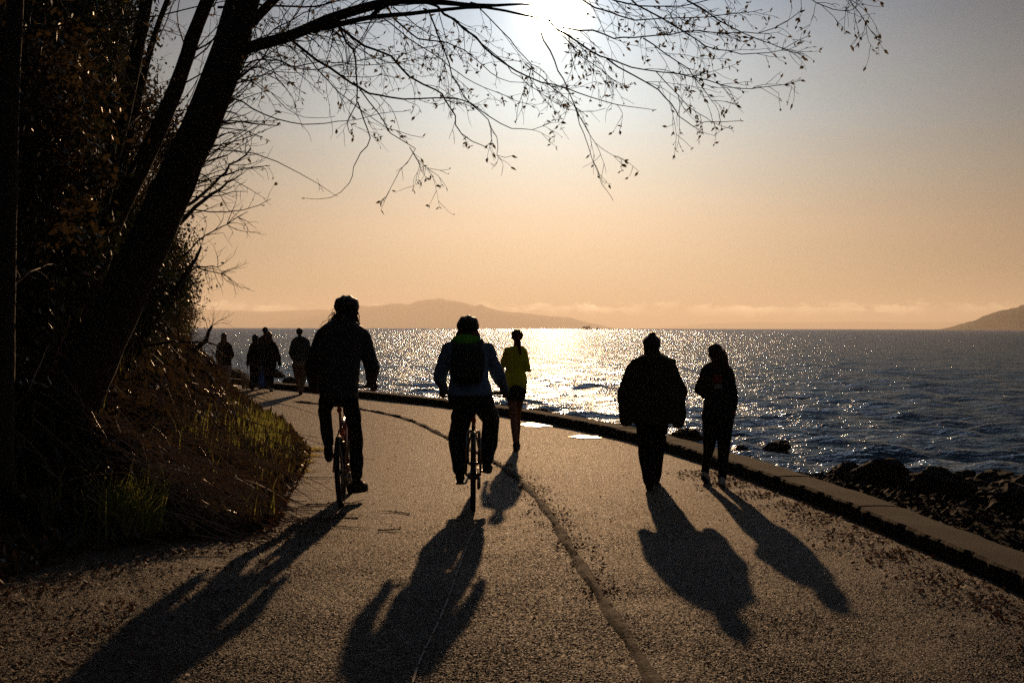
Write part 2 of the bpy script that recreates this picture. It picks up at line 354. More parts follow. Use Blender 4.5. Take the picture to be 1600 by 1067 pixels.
def resample(line, n):
    s = np.concatenate([[0], np.cumsum(np.linalg.norm(np.diff(line, axis=0), axis=1))]); t = np.linspace(0, s[-1], n)
    return np.stack([np.interp(t, s, line[:, 0]), np.interp(t, s, line[:, 1])], -1)
A = resample(BS, 420); B = resample(WS, 420)
T = np.linspace(0, 1, 24)[None, :]
A = A - 0; PX = A[:, :1] * (1 - T) + B[:, :1] * T; PY = A[:, 1:] * (1 - T) + B[:, 1:] * T
e = fbm(A[:, 0], A[:, 1], .9, 5) * .07; PX[:, 0] += e - .1
PZ = .004 * fbm(PX, PY, 5, 9)
tag(grid_mesh('path', PX, PY, PZ, M['asphalt']), kind='structure')
def near_path():                       # the nearer stretch with its real stone texture
    gx = np.arange(-4.7, 4.15, .0064); gy = 5.2 * np.exp(np.arange(0, math.log(21 / 5.2), .00064)); K = 10; gx = gx[:len(gx) // K * K]; gy = gy[:len(gy) // K * K]
    X, Y = np.meshgrid(gx, gy); cx, cy_ = X[::K, ::K], Y[::K, ::K]; up = lambda q: q.repeat(K, 0).repeat(K, 1)
    sb, sw = up(sdist(cx, cy_, BS)), up(sdist(cx, cy_, WS)); g = np.random.default_rng(8); h = g.normal(size=X.shape)
    h[1:-1, 1:-1] = .6 * h[1:-1, 1:-1] + .10 * (h[:-2, 1:-1] + h[2:, 1:-1] + h[1:-1, :-2] + h[1:-1, 2:]); h = np.where(h > 0, h, np.abs(h) ** .8)
    w = np.clip((19 - Y) / 11, 0, 1); wear = up(np.clip(.95 + .16 * fbm(cx, cy_, 1.3, 41), .4, 1.5)) * (Y / 11) ** .15
    Z = .004 * fbm(X, Y, 5, 9) + .008 * np.clip((20.8 - Y) / 2, .15, 1) + h * w * STONE * wear
    o = grid_mesh('path', X, Y, Z, M['asphalt'], smooth=False); n, k = X.shape; keep = ((sb > .02) & (sw < -.004))[:-1, :-1]
    I = np.arange(n * k).reshape(n, k); f = np.stack([I[:-1, :-1], I[:-1, 1:], I[1:, 1:], I[1:, :-1]], -1)[keep]; used, f = np.unique(f, return_inverse=True); f = f.reshape(-1, 4)
    v = np.stack([X, Y, Z], -1).reshape(-1, 3)[used]; me = bpy.data.meshes.new('path'); me.vertices.add(len(v)); me.vertices.foreach_set('co', v.astype(np.float32).ravel())
    me.loops.add(f.size); me.loops.foreach_set('vertex_index', f.astype(np.int32).ravel()); me.polygons.add(len(f)); me.polygons.foreach_set('loop_start', np.arange(0, f.size, 4, dtype=np.int32)); me.polygons.foreach_set('use_smooth', np.zeros(len(f), bool))
    me.update(calc_edges=True); me.materials.append(M['asphalt']); old = o.data; o.data = me; bpy.data.meshes.remove(old); tag(o, kind='structure')
STONE = .0028
near_path()
# low sea wall of cast sections
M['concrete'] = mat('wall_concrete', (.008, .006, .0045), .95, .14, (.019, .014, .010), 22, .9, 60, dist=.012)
def sea_wall():
    root = empty('sea_wall', (WS[60][0], WS[60][1], 0)); tag(root, 'low concrete kerb wall following the bend of the path above the shore', 'wall')
    s = np.concatenate([[0], np.cumsum(np.linalg.norm(np.diff(WS, axis=0), axis=1))])
    dd = np.gradient(WS, axis=0); dd /= np.linalg.norm(dd, axis=1)[:, None]; nn = np.stack([dd[:, 1], -dd[:, 0]], -1)
    lim = 6.0; k = 0
    while lim < s[-1] - 3:
        a = lim + .012; b = lim + 2.42; lim += 2.43; k += 1
        if a < 26: continue
        K_ = 60; t = np.linspace(a, b, K_); c = np.stack([np.interp(t, s, WS[:, 0]), np.interp(t, s, WS[:, 1])], -1); n = np.stack([np.interp(t, s, nn[:, 0]), np.interp(t, s, nn[:, 1])], -1)
        top = .15 + RNG.normal() * .006; mb = MB(); prof = [(-.0, -.1), (0, top - .02), (.02, top), (.15, top + .003), (.29, top + .002), (.38, top - .004), (.40, top - .02), (.42, -.75)]
        v = []; m_ = len(prof)
        for i in range(K_):
            for q_, (u, z) in enumerate(prof):
                j_ = (random.gauss(0, .0022) + .006 * math.sin(t[i] * 9 + q_) + .004 * math.sin(t[i] * 23 + q_ * .4)) if z > 0 else 0; w = u + j_; v.append((c[i][0] + n[i][0] * w, c[i][1] + n[i][1] * w, z + (.003 * math.sin(t[i] * 5 + q_) - (max(0, random.gauss(-.03, .012)) if q_ in (1, 2) else 0) if z > 0 else 0)))
        f = [(i * m_ + j, i * m_ + j + 1, (i + 1) * m_ + j + 1, (i + 1) * m_ + j) for i in range(K_ - 1) for j in range(m_ - 1)]
        f += [tuple(range(m_))[::-1], tuple((K_ - 1) * m_ + j for j in range(m_))]
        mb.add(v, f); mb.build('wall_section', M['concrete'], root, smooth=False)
sea_wall()
# sea
def sea_mat():
    m = bpy.data.materials.new('sea_water'); m.use_nodes = True; t = m.node_tree; q = t.nodes; l = t.links; q.remove(q['Principled BSDF'])
    tcn = q.new('ShaderNodeTexCoord'); mp = q.new('ShaderNodeMapping'); mp.inputs['Scale'].default_value = (.55, 1, 1); mp.inputs['Rotation'].default_value = (0, 0, .25); l.new(tcn.outputs['Object'], mp.inputs[0])
    o = None
    for s, d, a in ((5.0, 3, .20), (1.3, 4, .55), (.22, 3, 1.3)):
        n = q.new('ShaderNodeTexNoise'); n.inputs['Scale'].default_value = s; n.inputs['Detail'].default_value = d; n.inputs['Roughness'].default_value = .6; l.new(mp.outputs[0], n.inputs['Vector'])
        k = q.new('ShaderNodeMath'); k.operation = 'MULTIPLY_ADD'; k.inputs[1].default_value = a; l.new(n.outputs[0], k.inputs[0])
        if o is not None: l.new(o, k.inputs[2])
        else: k.inputs[2].default_value = 0
        o = k.outputs[0]
    k = q.new('ShaderNodeBump'); k.inputs['Strength'].default_value = 1; k.inputs['Distance'].default_value = .8; l.new(o, k.inputs['Height'])
    a1 = q.new('ShaderNodeVectorMath'); a1.operation = 'ADD'; l.new(k.outputs[0], a1.inputs[0]); a1.inputs[1].default_value = (.02, -.24, 0)   # waves lean shorewards
    a2 = q.new('ShaderNodeVectorMath'); a2.operation = 'NORMALIZE'; l.new(a1.outputs[0], a2.inputs[0])
    df = q.new('ShaderNodeBsdfDiffuse'); df.inputs[0].default_value = (.04, .10, .16, 1); gs = q.new('ShaderNodeBsdfGlossy'); gs.inputs['Color'].default_value = (.74, .79, .86, 1); gs.inputs['Roughness'].default_value = .07; g2 = q.new('ShaderNodeBsdfGlossy'); g2.inputs['Color'].default_value = (.74, .78, .82, 1); g2.inputs['Roughness'].default_value = .17; m2 = q.new('ShaderNodeMixShader'); m2.inputs[0].default_value = .38; l.new(gs.outputs[0], m2.inputs[1]); l.new(g2.outputs[0], m2.inputs[2]); l.new(a2.outputs[0], g2.inputs['Normal'])
    fr = q.new('ShaderNodeFresnel'); fr.inputs['IOR'].default_value = 1.36; l.new(a2.outputs[0], fr.inputs['Normal']); l.new(a2.outputs[0], gs.inputs['Normal'])
    mx = q.new('ShaderNodeMixShader'); l.new(fr.outputs[0], mx.inputs[0]); l.new(df.outputs[0], mx.inputs[1]); l.new(m2.outputs[0], mx.inputs[2]); l.new(mx.outputs[0], q['Material Output'].inputs['Surface'])
    return m
def sea():
    r = [11.]
    while r[-1] < 1200: r.append(r[-1] * 1.006)
    while r[-1] < 46000: r.append(r[-1] * 1.04)
    r = np.array(r); fine = np.arange(-25, 25.01, .13); co = np.arange(27, 96, 3)
    th = np.radians(np.concatenate([-co[::-1], fine, co])); R_, T_ = np.meshgrid(r, th, indexing='ij'); X = R_ * np.sin(T_); Y = R_ * np.cos(T_)
    Z = np.full(X.shape, SEA); g = np.random.default_rng(3); sp = np.maximum(R_ * .006, .05)
    for i in range(80):
        lam = .55 * (6 / .55) ** g.uniform(0, 1); d = rad(-100) + g.normal() * .62       # travelling towards the shore
        a = .013 * lam ** .75 * g.uniform(.5, 1.3); kx, ky = math.cos(d) * 2 * np.pi / lam, math.sin(d) * 2 * np.pi / lam
        ph = kx * X + ky * Y + g.uniform(0, 6.28); w = np.clip((lam / sp - 2.5) / 3, 0, 1)
        Z += w * a * 1.35 * (np.exp(1.1 * (np.sin(ph) - 1)) - .45)
    return tag(grid_mesh('sea', X, Y, Z, sea_mat()), kind='structure')
sea()
# ------------------------------------------------------------------ far land
def range_land(name, prof, dist, depth, base=-8, nx=240, ny=24, rough=.12, seed=1, jag=.008):
    px = np.array([p[0] for p in prof]); py = np.array([p[1] for p in prof])
    xs = np.linspace(px[0], px[-1], nx); top = np.interp(xs, px, py)
    T = np.linspace(-1, 1, ny); X = np.zeros((ny, nx)); Y = X.copy(); Z = X.copy()
    for i, t in enumerate(T):
        for j in range(nx):
            p = P(xs[j], top[j], dist); h = max(0, p.z + 8); h *= 1 + jag * (math.sin(j * .7 + seed) + math.sin(j * .23) + .35 * math.sin(j * 1.9))
            y = dist + t * depth; X[i, j] = p.x * (1 + .0 * t); Y[i, j] = y
            Z[i, j] = base + h * (math.cos(t * math.pi / 2) ** 1.2) if abs(t) < 1 else base
    Z += rough * (Z - base) * fbm(X, Y, depth * .35, seed, 4) * np.abs(T)[:, None]
    return tag(grid_mesh(name, X, Y, Z, M['mount']), kind='structure')
range_land('mountains', [(420, 513), (450, 500), (500, 492), (530, 485), (560, 478), (590, 477.5), (615, 474.5), (640, 475), (655, 469), (690, 467), (720, 471), (742, 478), (752, 476), (765, 481), (790, 487), (830, 490), (860, 494), (890, 496), (915, 503), (965, 514)], 25000, 1800, jag=.010)
range_land('far_hills', [(150, 500), (250, 487), (330, 484), (420, 487), (500, 483), (620, 489), (720, 500), (780, 514)], 31000, 1800, seed=4)
range_land('far_ridge', [(1010, 514), (1100, 506), (1180, 503), (1260, 504), (1340, 502), (1420, 504), (1500, 503), (1560, 505), (1640, 504), (1800, 514)], 40000, 1500, seed=6)
range_land('headland', [(1514, 515), (1528, 511), (1543, 504), (1556, 497), (1570, 489), (1585, 484.5), (1600, 482), (1640, 470), (1720, 462), (1850, 455)], 6000, 800, rough=.25, seed=8, jag=.02)
hd_ = bpy.data.objects['headland']; hd_.data.materials.clear(); hd_.data.materials.append(mat('headland_forest', (.03, .035, .035), .95, .1, (.05, .05, .045), .01))
# ------------------------------------------------------------------ ships
def ship(px, py, d, Ln, H, label, cat, name):
    p = P(px, 512.6, d); r = empty(name, (p.x, d, SEA)); tag(r, label, cat)
    def W_(mb, n, m): return mb.build(n, m, r, world=False, smooth=False)
    h = H * .30; mb = MB(); v = []
    for t, w in ((-.5, .6), (-.42, 1), (.3, 1), (.46, .5), (.5, .05)):
        for z, k in ((-2, .8), (h, 1)):
            x = t * Ln * (1 if z > 0 else .96); v += [(x, -w * Ln * .08 * k, z), (x, w * Ln * .08 * k, z)]
    f = []
    for i in range(4):
        a = i * 4; f += [(a, a + 2, a + 6, a + 4), (a + 1, a + 5, a + 7, a + 3), (a + 2, a + 3, a + 7, a + 6), (a, a + 4, a + 5, a + 1)]
    f += [(0, 1, 3, 2), (16, 18, 19, 17)]; mb.add(v, f); W_(mb, 'hull', M['ship'])
    return r, h, W_
r, h, W_ = ship(917.5, 512, 5200, 45, 13, 'wide dark ship with stacked decks on the horizon', 'ship', 'cargo_ship')
mb = MB()
for x, w, z0, z1 in ((-3, 13, h, h * 2.2), (4, 8, h * 2.2, h * 2.9), (-12, 3, h * 2.2, h * 2.7)): mb.box((x, 0, (z0 + z1) / 2), (w, 3, (z1 - z0) / 2))
W_(mb, 'deck_house', M['ship2']); mb = MB(); mb.tube([(9, 0, h * 2.8), (9, 0, h * 3.6)], .6); W_(mb, 'mast', M['ship']); mb = MB(); mb.tube([(-18, 0, h), (-18, 0, h * 2.9)], .4); W_(mb, 'mast', M['ship'])
mb = MB(); mb.tube([(-10, 0, h * 2.1), (-10, 0, h * 3.1)], 1.6, 10); W_(mb, 'funnel', M['ship'])
r, h, W_ = ship(933.8, 512, 5000, 12, 11, 'small dark tugboat with a mast beside the larger ship', 'boat', 'tugboat')
mb = MB(); mb.box((.5, 0, h + 1), (3, .9, 1.2)); mb.box((1, 0, h + 3), (1.6, .8, .9)); W_(mb, 'wheelhouse', M['ship2']); mb = MB(); mb.tube([(0, 0, h + 3.5), (0, 0, h + 7.5)], .3); W_(mb, 'mast', M['ship'])
# ------------------------------------------------------------------ sea air
HAZE = 5.5e-5
def haze():
    mb = MB(); mb.box((0, 21000, 262), (50000, 28000, 270)); m = bpy.data.materials.new('haze_air'); m.use_nodes = True; t = m.node_tree
    t.nodes.remove(t.nodes['Principled BSDF']); v = t.nodes.new('ShaderNodeVolumePrincipled'); v.inputs['Color'].default_value = (1, .94, .88, 1); v.inputs['Density'].default_value = HAZE; v.inputs['Anisotropy'].default_value = .45
    t.links.new(v.outputs[0], t.nodes['Material Output'].inputs['Volume']); tag(mb.build('haze', m, smooth=False), kind='stuff')
haze()
#@@PART2
# ------------------------------------------------------------------ rocks on the shore
def boulder_mesh(seed, sub=4):
    import bmesh
    bm = bmesh.new(); bmesh.ops.create_icosphere(bm, subdivisions=sub, radius=1)
    o = Vector((seed * 7.3, seed * 3.1, 0))
    for v in bm.verts:
        p = v.co.copy(); k = 1 + .34 * noise.noise(p * 1.1 + o) + .16 * noise.noise(p * 2.7 + o) + .11 * noise.noise(p * 5 + o) + .06 * abs(noise.noise(p * 11 + o))
        c = noise.cell_vector(p * 1.6 + o * .3); v.co = p * k + Vector(c) * .05; v.co.z *= .72
    me = bpy.data.meshes.new('boulder'); bm.to_mesh(me); bm.free(); me.materials.append(M['rock'])
    me.polygons.foreach_set('use_smooth', np.full(len(me.polygons), False)); return me
BM = [boulder_mesh(i) for i in range(5)]
def rock(loc, s, label, group=None, i=None):
    o = bpy.data.objects.new('boulder', BM[random.randrange(5) if i is None else i]); COL.objects.link(o); o.location = loc
    o.scale = (s[0], s[1], s[2]); o.rotation_euler = (random.uniform(-.3, .3), random.uniform(-.3, .3), random.uniform(0, 6.28)); tag(o, label, 'rock', group)
for x, y, w, h, lb in ((1076, 692, .50, .42, 'rounded dark rock in the water just past the wall beside the tall man'), (1212, 702, .40, .24, 'flat dark rock awash in the open water to the right of the woman'),
                       (1161, 706, .22, .18, 'small low rock awash close behind the woman'), (1297, 757, .16, .26, 'small pointed rock with a sparkling wet top above the wall edge'),
                       (430, 588, .60, .5, 'far dark rock in the surf between the walkers and the lone man'), (455, 600, .5, .42, 'far flat rock against the wall left of the lone man'),
                       (372, 592, 1.0, .6, 'far long rock behind the small white dog'), (838, 650, .6, .34, 'low rock in the glare just past the wall by the runner')):
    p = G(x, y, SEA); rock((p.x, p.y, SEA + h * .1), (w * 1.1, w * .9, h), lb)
n = 0
for _ in range(2600):
    y = random.uniform(15, 31.5); x = random.uniform(4, 14); o = float(sdist(np.array([x]), np.array([y]), WS)[0]) - .45
    lim = 5.2 + .1 * max(0, 27 - y) - 2.6 * min(1, max(0, (y - 27) / 5))
    if not (lim < o < 8.8 - 4.6 * min(1, max(0, (y - 27) / 5))) or x / y > .60 or x / y < .185: continue
    if x / y < .235 and random.random() < .7: continue
    s = random.choice((.14, .2, .28, .36, .46)) * random.uniform(.85, 1.15); rock((x, y, hz(x, y) + s * .22), (s * random.uniform(.9, 1.3), s, s * random.uniform(.7, 1)), 'dark wet boulder in the rock pile along the waterline at the right', 'boulders piled along the waterline'); n += 1
    if n >= 230: break
def scatter(name, n, area, size, m, lift=.01, flat=.5, label=None, kind='stuff', aspect=1.6, seed=1):
    g = np.random.default_rng(seed); pts = area(g, n); x, y, z = pts; k = len(x)
    a = g.uniform(0, 6.28, k); s = g.uniform(size[0], size[1], k); t = g.normal(0, flat, k); t2 = g.normal(0, flat, k)
    u = np.stack([np.cos(a), np.sin(a), t], -1); w = np.stack([-np.sin(a), np.cos(a), t2], -1)
    u *= (s * aspect)[:, None] / 2; w *= s[:, None] / 2; c = np.stack([x, y, z + lift + np.abs(t) * s * .5], -1)
    mb = MB(); mb.quads(np.stack([c - u, c - w * .8 , c + u, c + w], 1)); return tag(mb.build(name, m, smooth=False), label, kind=kind)
def beach(g, n):
    y = g.uniform(8, 34, n); x = g.uniform(1, 16, n); o = sdist(x, y, WS) - .45; k = (o > .1) & (o < 9) & (x / y < .75); x, y = x[k], y[k]; return x, y, height(x, y)
M['pebble'] = mat('beach_pebble', (.005, .004, .003), .9, .1, (.013, .009, .006), 9)
scatter('shingle', 44000, beach, (.04, .13), M['pebble'], .02, .35)
M['weed'] = mat('rusty_weed', (.04, .016, .009), .85, .15, (.06, .025, .012), 5)
def weedb(g, n):
    x, y, z = beach(g, n); k = fbm(x, y, 2.5, 33) > .25; return x[k], y[k], z[k]
scatter('seaweed', 14000, weedb, (.03, .09), M['weed'], .05, .6, seed=4)
# ------------------------------------------------------------------ things lying on the path
M['seam'] = mat('old_concrete', (.009, .0065, .0045), .9, .12, (.022, .016, .011), 12, .8, 40, dist=.01)
SEAM = smooth_line([G(x, y) for x, y in ((1050, 1120), (1012, 1050), (962, 970), (908, 885), (858, 805), (812, 752), (770, 722), (735, 703), (690, 680), (655, 663), (620, 651), (575, 642), (520, 634), (460, 628))], .08)
def seam():
    n = len(SEAM); d = np.gradient(SEAM, axis=0); d /= np.linalg.norm(d, axis=1)[:, None]; nn = np.stack([d[:, 1], -d[:, 0]], -1)
    prof = [(-.075, -.004), (-.055, .006), (-.03, .017), (.0, .021), (.03, .017), (.05, .007), (.06, -.004)]
    X = np.zeros((n, len(prof))); Y = X.copy(); Z = X.copy(); j = RNG.normal(size=(n, len(prof))) * .004
    for i, (u, z) in enumerate(prof):
        w = (u + j[:, i]) * (.62 + .16 * np.sin(np.arange(n) * .31)); X[:, i] = SEAM[:, 0] + nn[:, 0] * w; Y[:, i] = SEAM[:, 1] + nn[:, 1] * w; Z[:, i] = z * (1 + .35 * np.sin(np.arange(n) * .37) + .2 * np.sin(np.arange(n) * 1.3)) + j[:, i] * .5 + .012
    tag(grid_mesh('path_joint', X, Y, Z + RNG.normal(size=Z.shape) * .0012, M['seam'], smooth=False), kind='structure')
seam()
def near_line(line, spread, y0, y1, bias=0, dens=None):
    def f(g, n):
        L_ = line[(line[:, 1] > y0) & (line[:, 1] < y1)]; i = g.integers(0, len(L_) - 1, n); t = g.uniform(0, 1, n)[:, None]
        p = L_[i] * (1 - t) + L_[i + 1] * t; dd = (L_[i + 1] - L_[i]); dd /= np.linalg.norm(dd, axis=1)[:, None] + 1e-9; nn = np.stack([dd[:, 1], -dd[:, 0]], -1)
        p = p + nn * (g.normal(0, 1, n) * spread + bias)[:, None]; x, y = p[:, 0], p[:, 1]
        k = (sdist(x, y, WS) < -.02) & (-sdist(x, y, BS) < .1) & (fbm(x, y, .8, 77) > -.5 + g.normal(0, .3, n)); return x[k], y[k], 0 * x[k]
    return f
scatter('leaf_litter', 1700, near_line(SEAM, .10, 8.5, 18, .02), (.008, .024), M['litter'], .018, .4, seed=5)
scatter('leaf_litter', 800, near_line(SEAM, .26, 11, 17.5, -.05), (.008, .022), M['litter'], .018, .3, seed=15)
scatter('leaf_litter', 6500, near_line(WS, .20, 4, 17, -.30), (.010, .028), M['litter'], .018, .4, seed=6)
def leftlit(g, n):
    y = g.uniform(6, 13, n); x = g.uniform(-4.5, -1.5, n); i = -sdist(x, y, BS); k = (i < .2) & (g.uniform(0, 1, n) < np.exp(-np.clip(-i, 0, 9) / .9)) & (fbm(x, y, .7, 8) + g.normal(0, .5, n) > -.2); return x[k], y[k], 0 * x[k]
scatter('leaf_litter', 26000, leftlit, (.010, .03), M['litter'], .018, .35, seed=7)
def spots(g, n):
    y = g.uniform(6, 25, n); x = g.uniform(-4, 4, n); k = (sdist(x, y, WS) < -.1) & (sdist(x, y, BS) > 0); return x[k], y[k], 0 * x[k]
scatter('grit', 2600, spots, (.006, .022), M['litter'], .016, .3, seed=9)
M['puddle'] = mat('puddle_water', (.02, .018, .015), .42, .8, ior=1.33)
for (x, y, w, h, lb) in ((840, 664.5, .36, .42, 'long narrow puddle'), (915, 683.5, .24, .26, 'small puddle')):
    c = G(x, y); mb = MB(); v = []
    for j in range(90):
        a = j / 90 * 6.283; k = 1 + .2 * math.sin(2 * a + x) + .16 * math.sin(5 * a + y) + .12 * math.sin(11 * a) + random.uniform(-.09, .09); v.append((c.x + w * k * math.cos(a), c.y + h * k * math.sin(a), .013))
    mb.add(v, [tuple(range(90))]); tag(mb.build('puddle', M['puddle']), kind='structure')
def twig_on_path(px, py, Ln, rz, lb):
    c = G(px, py); mb = MB(); g = random.Random(px); p = Vector((0, 0, .02)); pts = [p.copy()]; a = 0
    for i in range(9): a += g.uniform(-.25, .25); p = p + Vector((math.cos(a), math.sin(a), g.uniform(-.02, .03))) * Ln / 9; p.z = max(.018, p.z); pts.append(p.copy())
    mb.tube(pts, np.linspace(.007, .002, 10), 5)
    for i in (3, 5, 7):
        q = pts[i]; s = g.choice((-1, 1)); mb.tube([q, q + Vector((.09, .05 * s, .015)) * Ln * 2, q + Vector((.15, .13 * s, .01)) * Ln * 2], [.004, .003, .001], 4)
    o = mb.build('fallen_twig', M['twig'], None, (0, 0, 0)); o.location = c; o.rotation_euler.z = rz; tag(o, lb, 'twig')
twig_on_path(478, 791, .55, .1, 'thin forked twig lying on the path left of the rear wheel of the orange bicycle')
twig_on_path(560, 812, .45, 2.9, 'short bent twig lying between the two bicycles')
twig_on_path(590, 832, .22, .5, 'stubby twig lying nearest the camera between the two bicycles')
twig_on_path(640, 806, .3, 2.6, 'slim twig lying just left of the blue rider\'s shadow')
# pale curved scrape in the asphalt
SC = smooth_line([G(x, y) for x, y in ((640, 1090), (655, 1040), (690, 965), (712, 905), (728, 860), (741, 830))], .05)
mb = MB(); d = np.gradient(SC, axis=0); d /= np.linalg.norm(d, axis=1)[:, None]; nn = np.stack([d[:, 1], -d[:, 0]], -1)
for i in range(len(SC) - 1):
    if i % 7 == 3: continue
    w = .004 + .003 * random.random(); a, b = SC[i], SC[i + 1]; mb.add([(a[0] - nn[i][0] * w, a[1] - nn[i][1] * w, .0215), (a[0] + nn[i][0] * w, a[1] + nn[i][1] * w, .0215), (b[0] + nn[i][0] * w, b[1] + nn[i][1] * w, .0215), (b[0] - nn[i][0] * w, b[1] - nn[i][1] * w, .0215)], [(0, 1, 2, 3)])
tag(mb.build('path_scratch', mat('scraped_stone', (.22, .19, .16), .8), smooth=False), kind='structure')
# dry yellow tufts hanging over the path edge, lit through from behind
for (x, y, w, lb) in ((483, 704, .15, 'pale yellow dry grass tuft at the path edge, farthest of the row'), (475, 714, .16, 'pale yellow dry grass tuft at the path edge, second of the row'), (467, 724, .14, 'pale yellow dry grass tuft at the path edge, third of the row'), (461, 737, .13, 'pale yellow dry grass tuft at the path edge, nearest and lowest of the row')):
    c = G(x, y); g = np.random.default_rng(x); k = 260; mb = MB(); b = np.stack([g.normal(0, w * .5, k), g.normal(0, w * .7, k), np.zeros(k)], -1); dr = np.stack([g.normal(.35, .5, k), g.normal(0, .4, k), np.full(k, .55)], -1); h_ = g.uniform(.04, .11, k)[:, None]
    sd = np.stack([g.normal(size=k), g.normal(size=k), 0 * h_[:, 0]], -1); sd /= np.linalg.norm(sd, axis=1)[:, None]; sd *= .004; m_ = b + dr * h_ * .6; e_ = b + dr * h_ + np.stack([dr[:, 0] * h_[:, 0] * .5, 0 * h_[:, 0], -h_[:, 0] * .35], -1)
    mb.quads(np.stack([b - sd, b + sd, m_ + sd, m_ - sd], 1)); mb.quads(np.stack([m_ - sd, m_ + sd, e_ + sd * .2, e_ - sd * .2], 1)); tag(mb.build('grass_tuft', M['straws'], None, (0, 0, 0)), lb, 'grass'); bpy.context.scene.collection.objects[-1].location = (c.x + .04, c.y, .005)
# ------------------------------------------------------------------ bicycles
def bicycle(px, py, rz, lean, paint, label, crank_deg, rack=False, bar_w=.33, saddle_z=.98, bar_z=1.08):
    c = G(px, py); root = empty('bicycle', c); root.rotation_euler = (0, 0, 0)
    R_ = Matrix.Rotation(rz, 4, 'Z') @ Matrix.Rotation(lean, 4, 'Y'); root.rotation_euler = R_.to_euler(); tag(root, label, 'bicycle')
    Mw = Matrix.Translation(c) @ R_; B_ = lambda x, y, z: Mw @ Vector((x, y, z))
    def Q(mb, n, m, par=root, sm=True): return mb.build(n, m, par, world=False, smooth=sm)
    def wheel(y):
        w = MB(); cen = Vector((0, y, .34)); w.rc(cen + Vector((-.035, 0, 0)), cen + Vector((.035, 0, 0)), .018, .018, 10)
        for k in range(28):
            a = k / 28 * 6.283; w.tube([cen + Vector((.03 if k % 2 else -.03, 0, 0)), cen + Vector((0, .305 * math.cos(a), .305 * math.sin(a)))], .0014, 4, False)
        hub = Q(w, 'wheel', M['metal'])
        def ring(r, t, n, m):
            q = MB(); q.tube([cen + Vector((0, r * math.cos(k / 48 * 6.2832), r * math.sin(k / 48 * 6.2832))) for k in range(49)], t, 10, False); Q(q, n, m, hub)
        ring(.316, .026, 'tyre', M['rubber']); ring(.298, .010, 'rim', M['blackmetal'])
    wheel(0); wheel(1.05)
    BBz = .27; f = MB(); bb = (0, .44, BBz); st = (0, .27, .74)
    f.tube([bb, st], .017, 10); f.tube([(0, .28, .70), (0, .81, .84)], .017, 10); f.tube([(0, .83, .76), bb], .021, 10); f.tube([(0, .795, .93), (0, .845, .72)], .021, 10)
    for s in (-1, 1):
        f.tube([(s * .035, .42, BBz), (s * .06, .2, .31), (s * .066, 0, .34)], .010, 8); f.tube([(s * .02, .28, .71), (s * .055, .14, .54), (s * .066, 0, .34)], .008, 8)
    f.rc((-.035, .44, BBz), (.035, .44, BBz), .024, .024); Q(f, 'frame', paint)
    f = MB(); f.rc((0, .846, .715), (0, .86, .68), .02, .02)
    for s in (-1, 1): f.tube([(s * .01, .86, .69), (s * .05, .865, .68), (s * .055, .93, .52), (s * .052, 1.05, .34)], .011, 8)
    Q(f, 'fork', paint)
    f = MB(); f.tube([st, (0, .225, saddle_z - .03)], .014, 10); Q(f, 'seat_post', M['metal'])
    f = MB(); f.ell((0, .18, saddle_z), (.075, .07, .028)); f.rc((0, .2, saddle_z), (0, .38, saddle_z + .005), .04, .018); Q(f, 'saddle', M['black'])
    f = MB(); f.tube([(0, .795, .93), (0, .785, .98), (0, .80, bar_z - .02)], .014, 8); f.tube([(0, .78, bar_z - .02), (0, .84, bar_z - .01)], .014, 8); Q(f, 'stem', M['blackmetal'])
    f = MB(); f.tube([(-bar_w, .80, bar_z + .01), (-.2, .83, bar_z + .01), (-.06, .845, bar_z - .01), (.06, .845, bar_z - .01), (.2, .83, bar_z + .01), (bar_w, .80, bar_z + .01)], .011, 10); hb = Q(f, 'handlebar', M['blackmetal'])
    for s in (-1, 1):
        f = MB(); f.tube([(s * (bar_w - .13), .818, bar_z + .01), (s * (bar_w + .01), .80, bar_z + .01)], .017, 10); Q(f, 'grip', M['rubber'], hb)
        f = MB(); f.tube([(s * (bar_w - .15), .83, bar_z), (s * (bar_w - .13), .87, bar_z - .02), (s * (bar_w - .03), .875, bar_z - .035)], .006, 6); Q(f, 'brake_lever', M['metal'], hb)
    a = rad(crank_deg); dy, dz = .17 * math.cos(a), .17 * math.sin(a); f = MB()
    f.tube([(.05, .44, BBz), (.07, .44 + dy, BBz + dz)], .011, 8); f.tube([(-.05, .44, BBz), (-.07, .44 - dy, BBz - dz)], .011, 8); f.tube([(-.05, .44, BBz), (.05, .44, BBz)], .014, 8)
    f.tube([(.045, .44 + .09 * math.cos(k / 28 * 6.2832), BBz + .09 * math.sin(k / 28 * 6.2832)) for k in range(29)], .006, 6, False); ck = Q(f, 'crank_set', M['metal'])
    for s in (-1, 1):
        f = MB(); f.box((s * .12, .44 + s * dy, BBz + s * dz), (.045, .045, .010)); f.tube([(s * .07, .44 + s * dy, BBz + s * dz), (s * .15, .44 + s * dy, BBz + s * dz)], .006, 6); Q(f, 'pedal', M['blackmetal'], ck, False)
    f = MB(); f.tube([(.045, .44, BBz + .09), (.045, 0, .385), (.045, -.045, .34), (.045, 0, .30), (.045, .01, .22), (.045, .06, .2), (.045, .44, BBz - .09)], .005, 5); Q(f, 'chain', M['blackmetal'])
    f = MB(); f.box((.055, .02, .26), (.014, .02, .05)); f.rc((.05, .0, .28), (.05, .03, .21), .014, .014); Q(f, 'derailleur', M['metal'])
    f = MB(); f.ell((0, .19, saddle_z - .09), (.024, .012, .032)); Q(f, 'rear_light', M['redlight'])
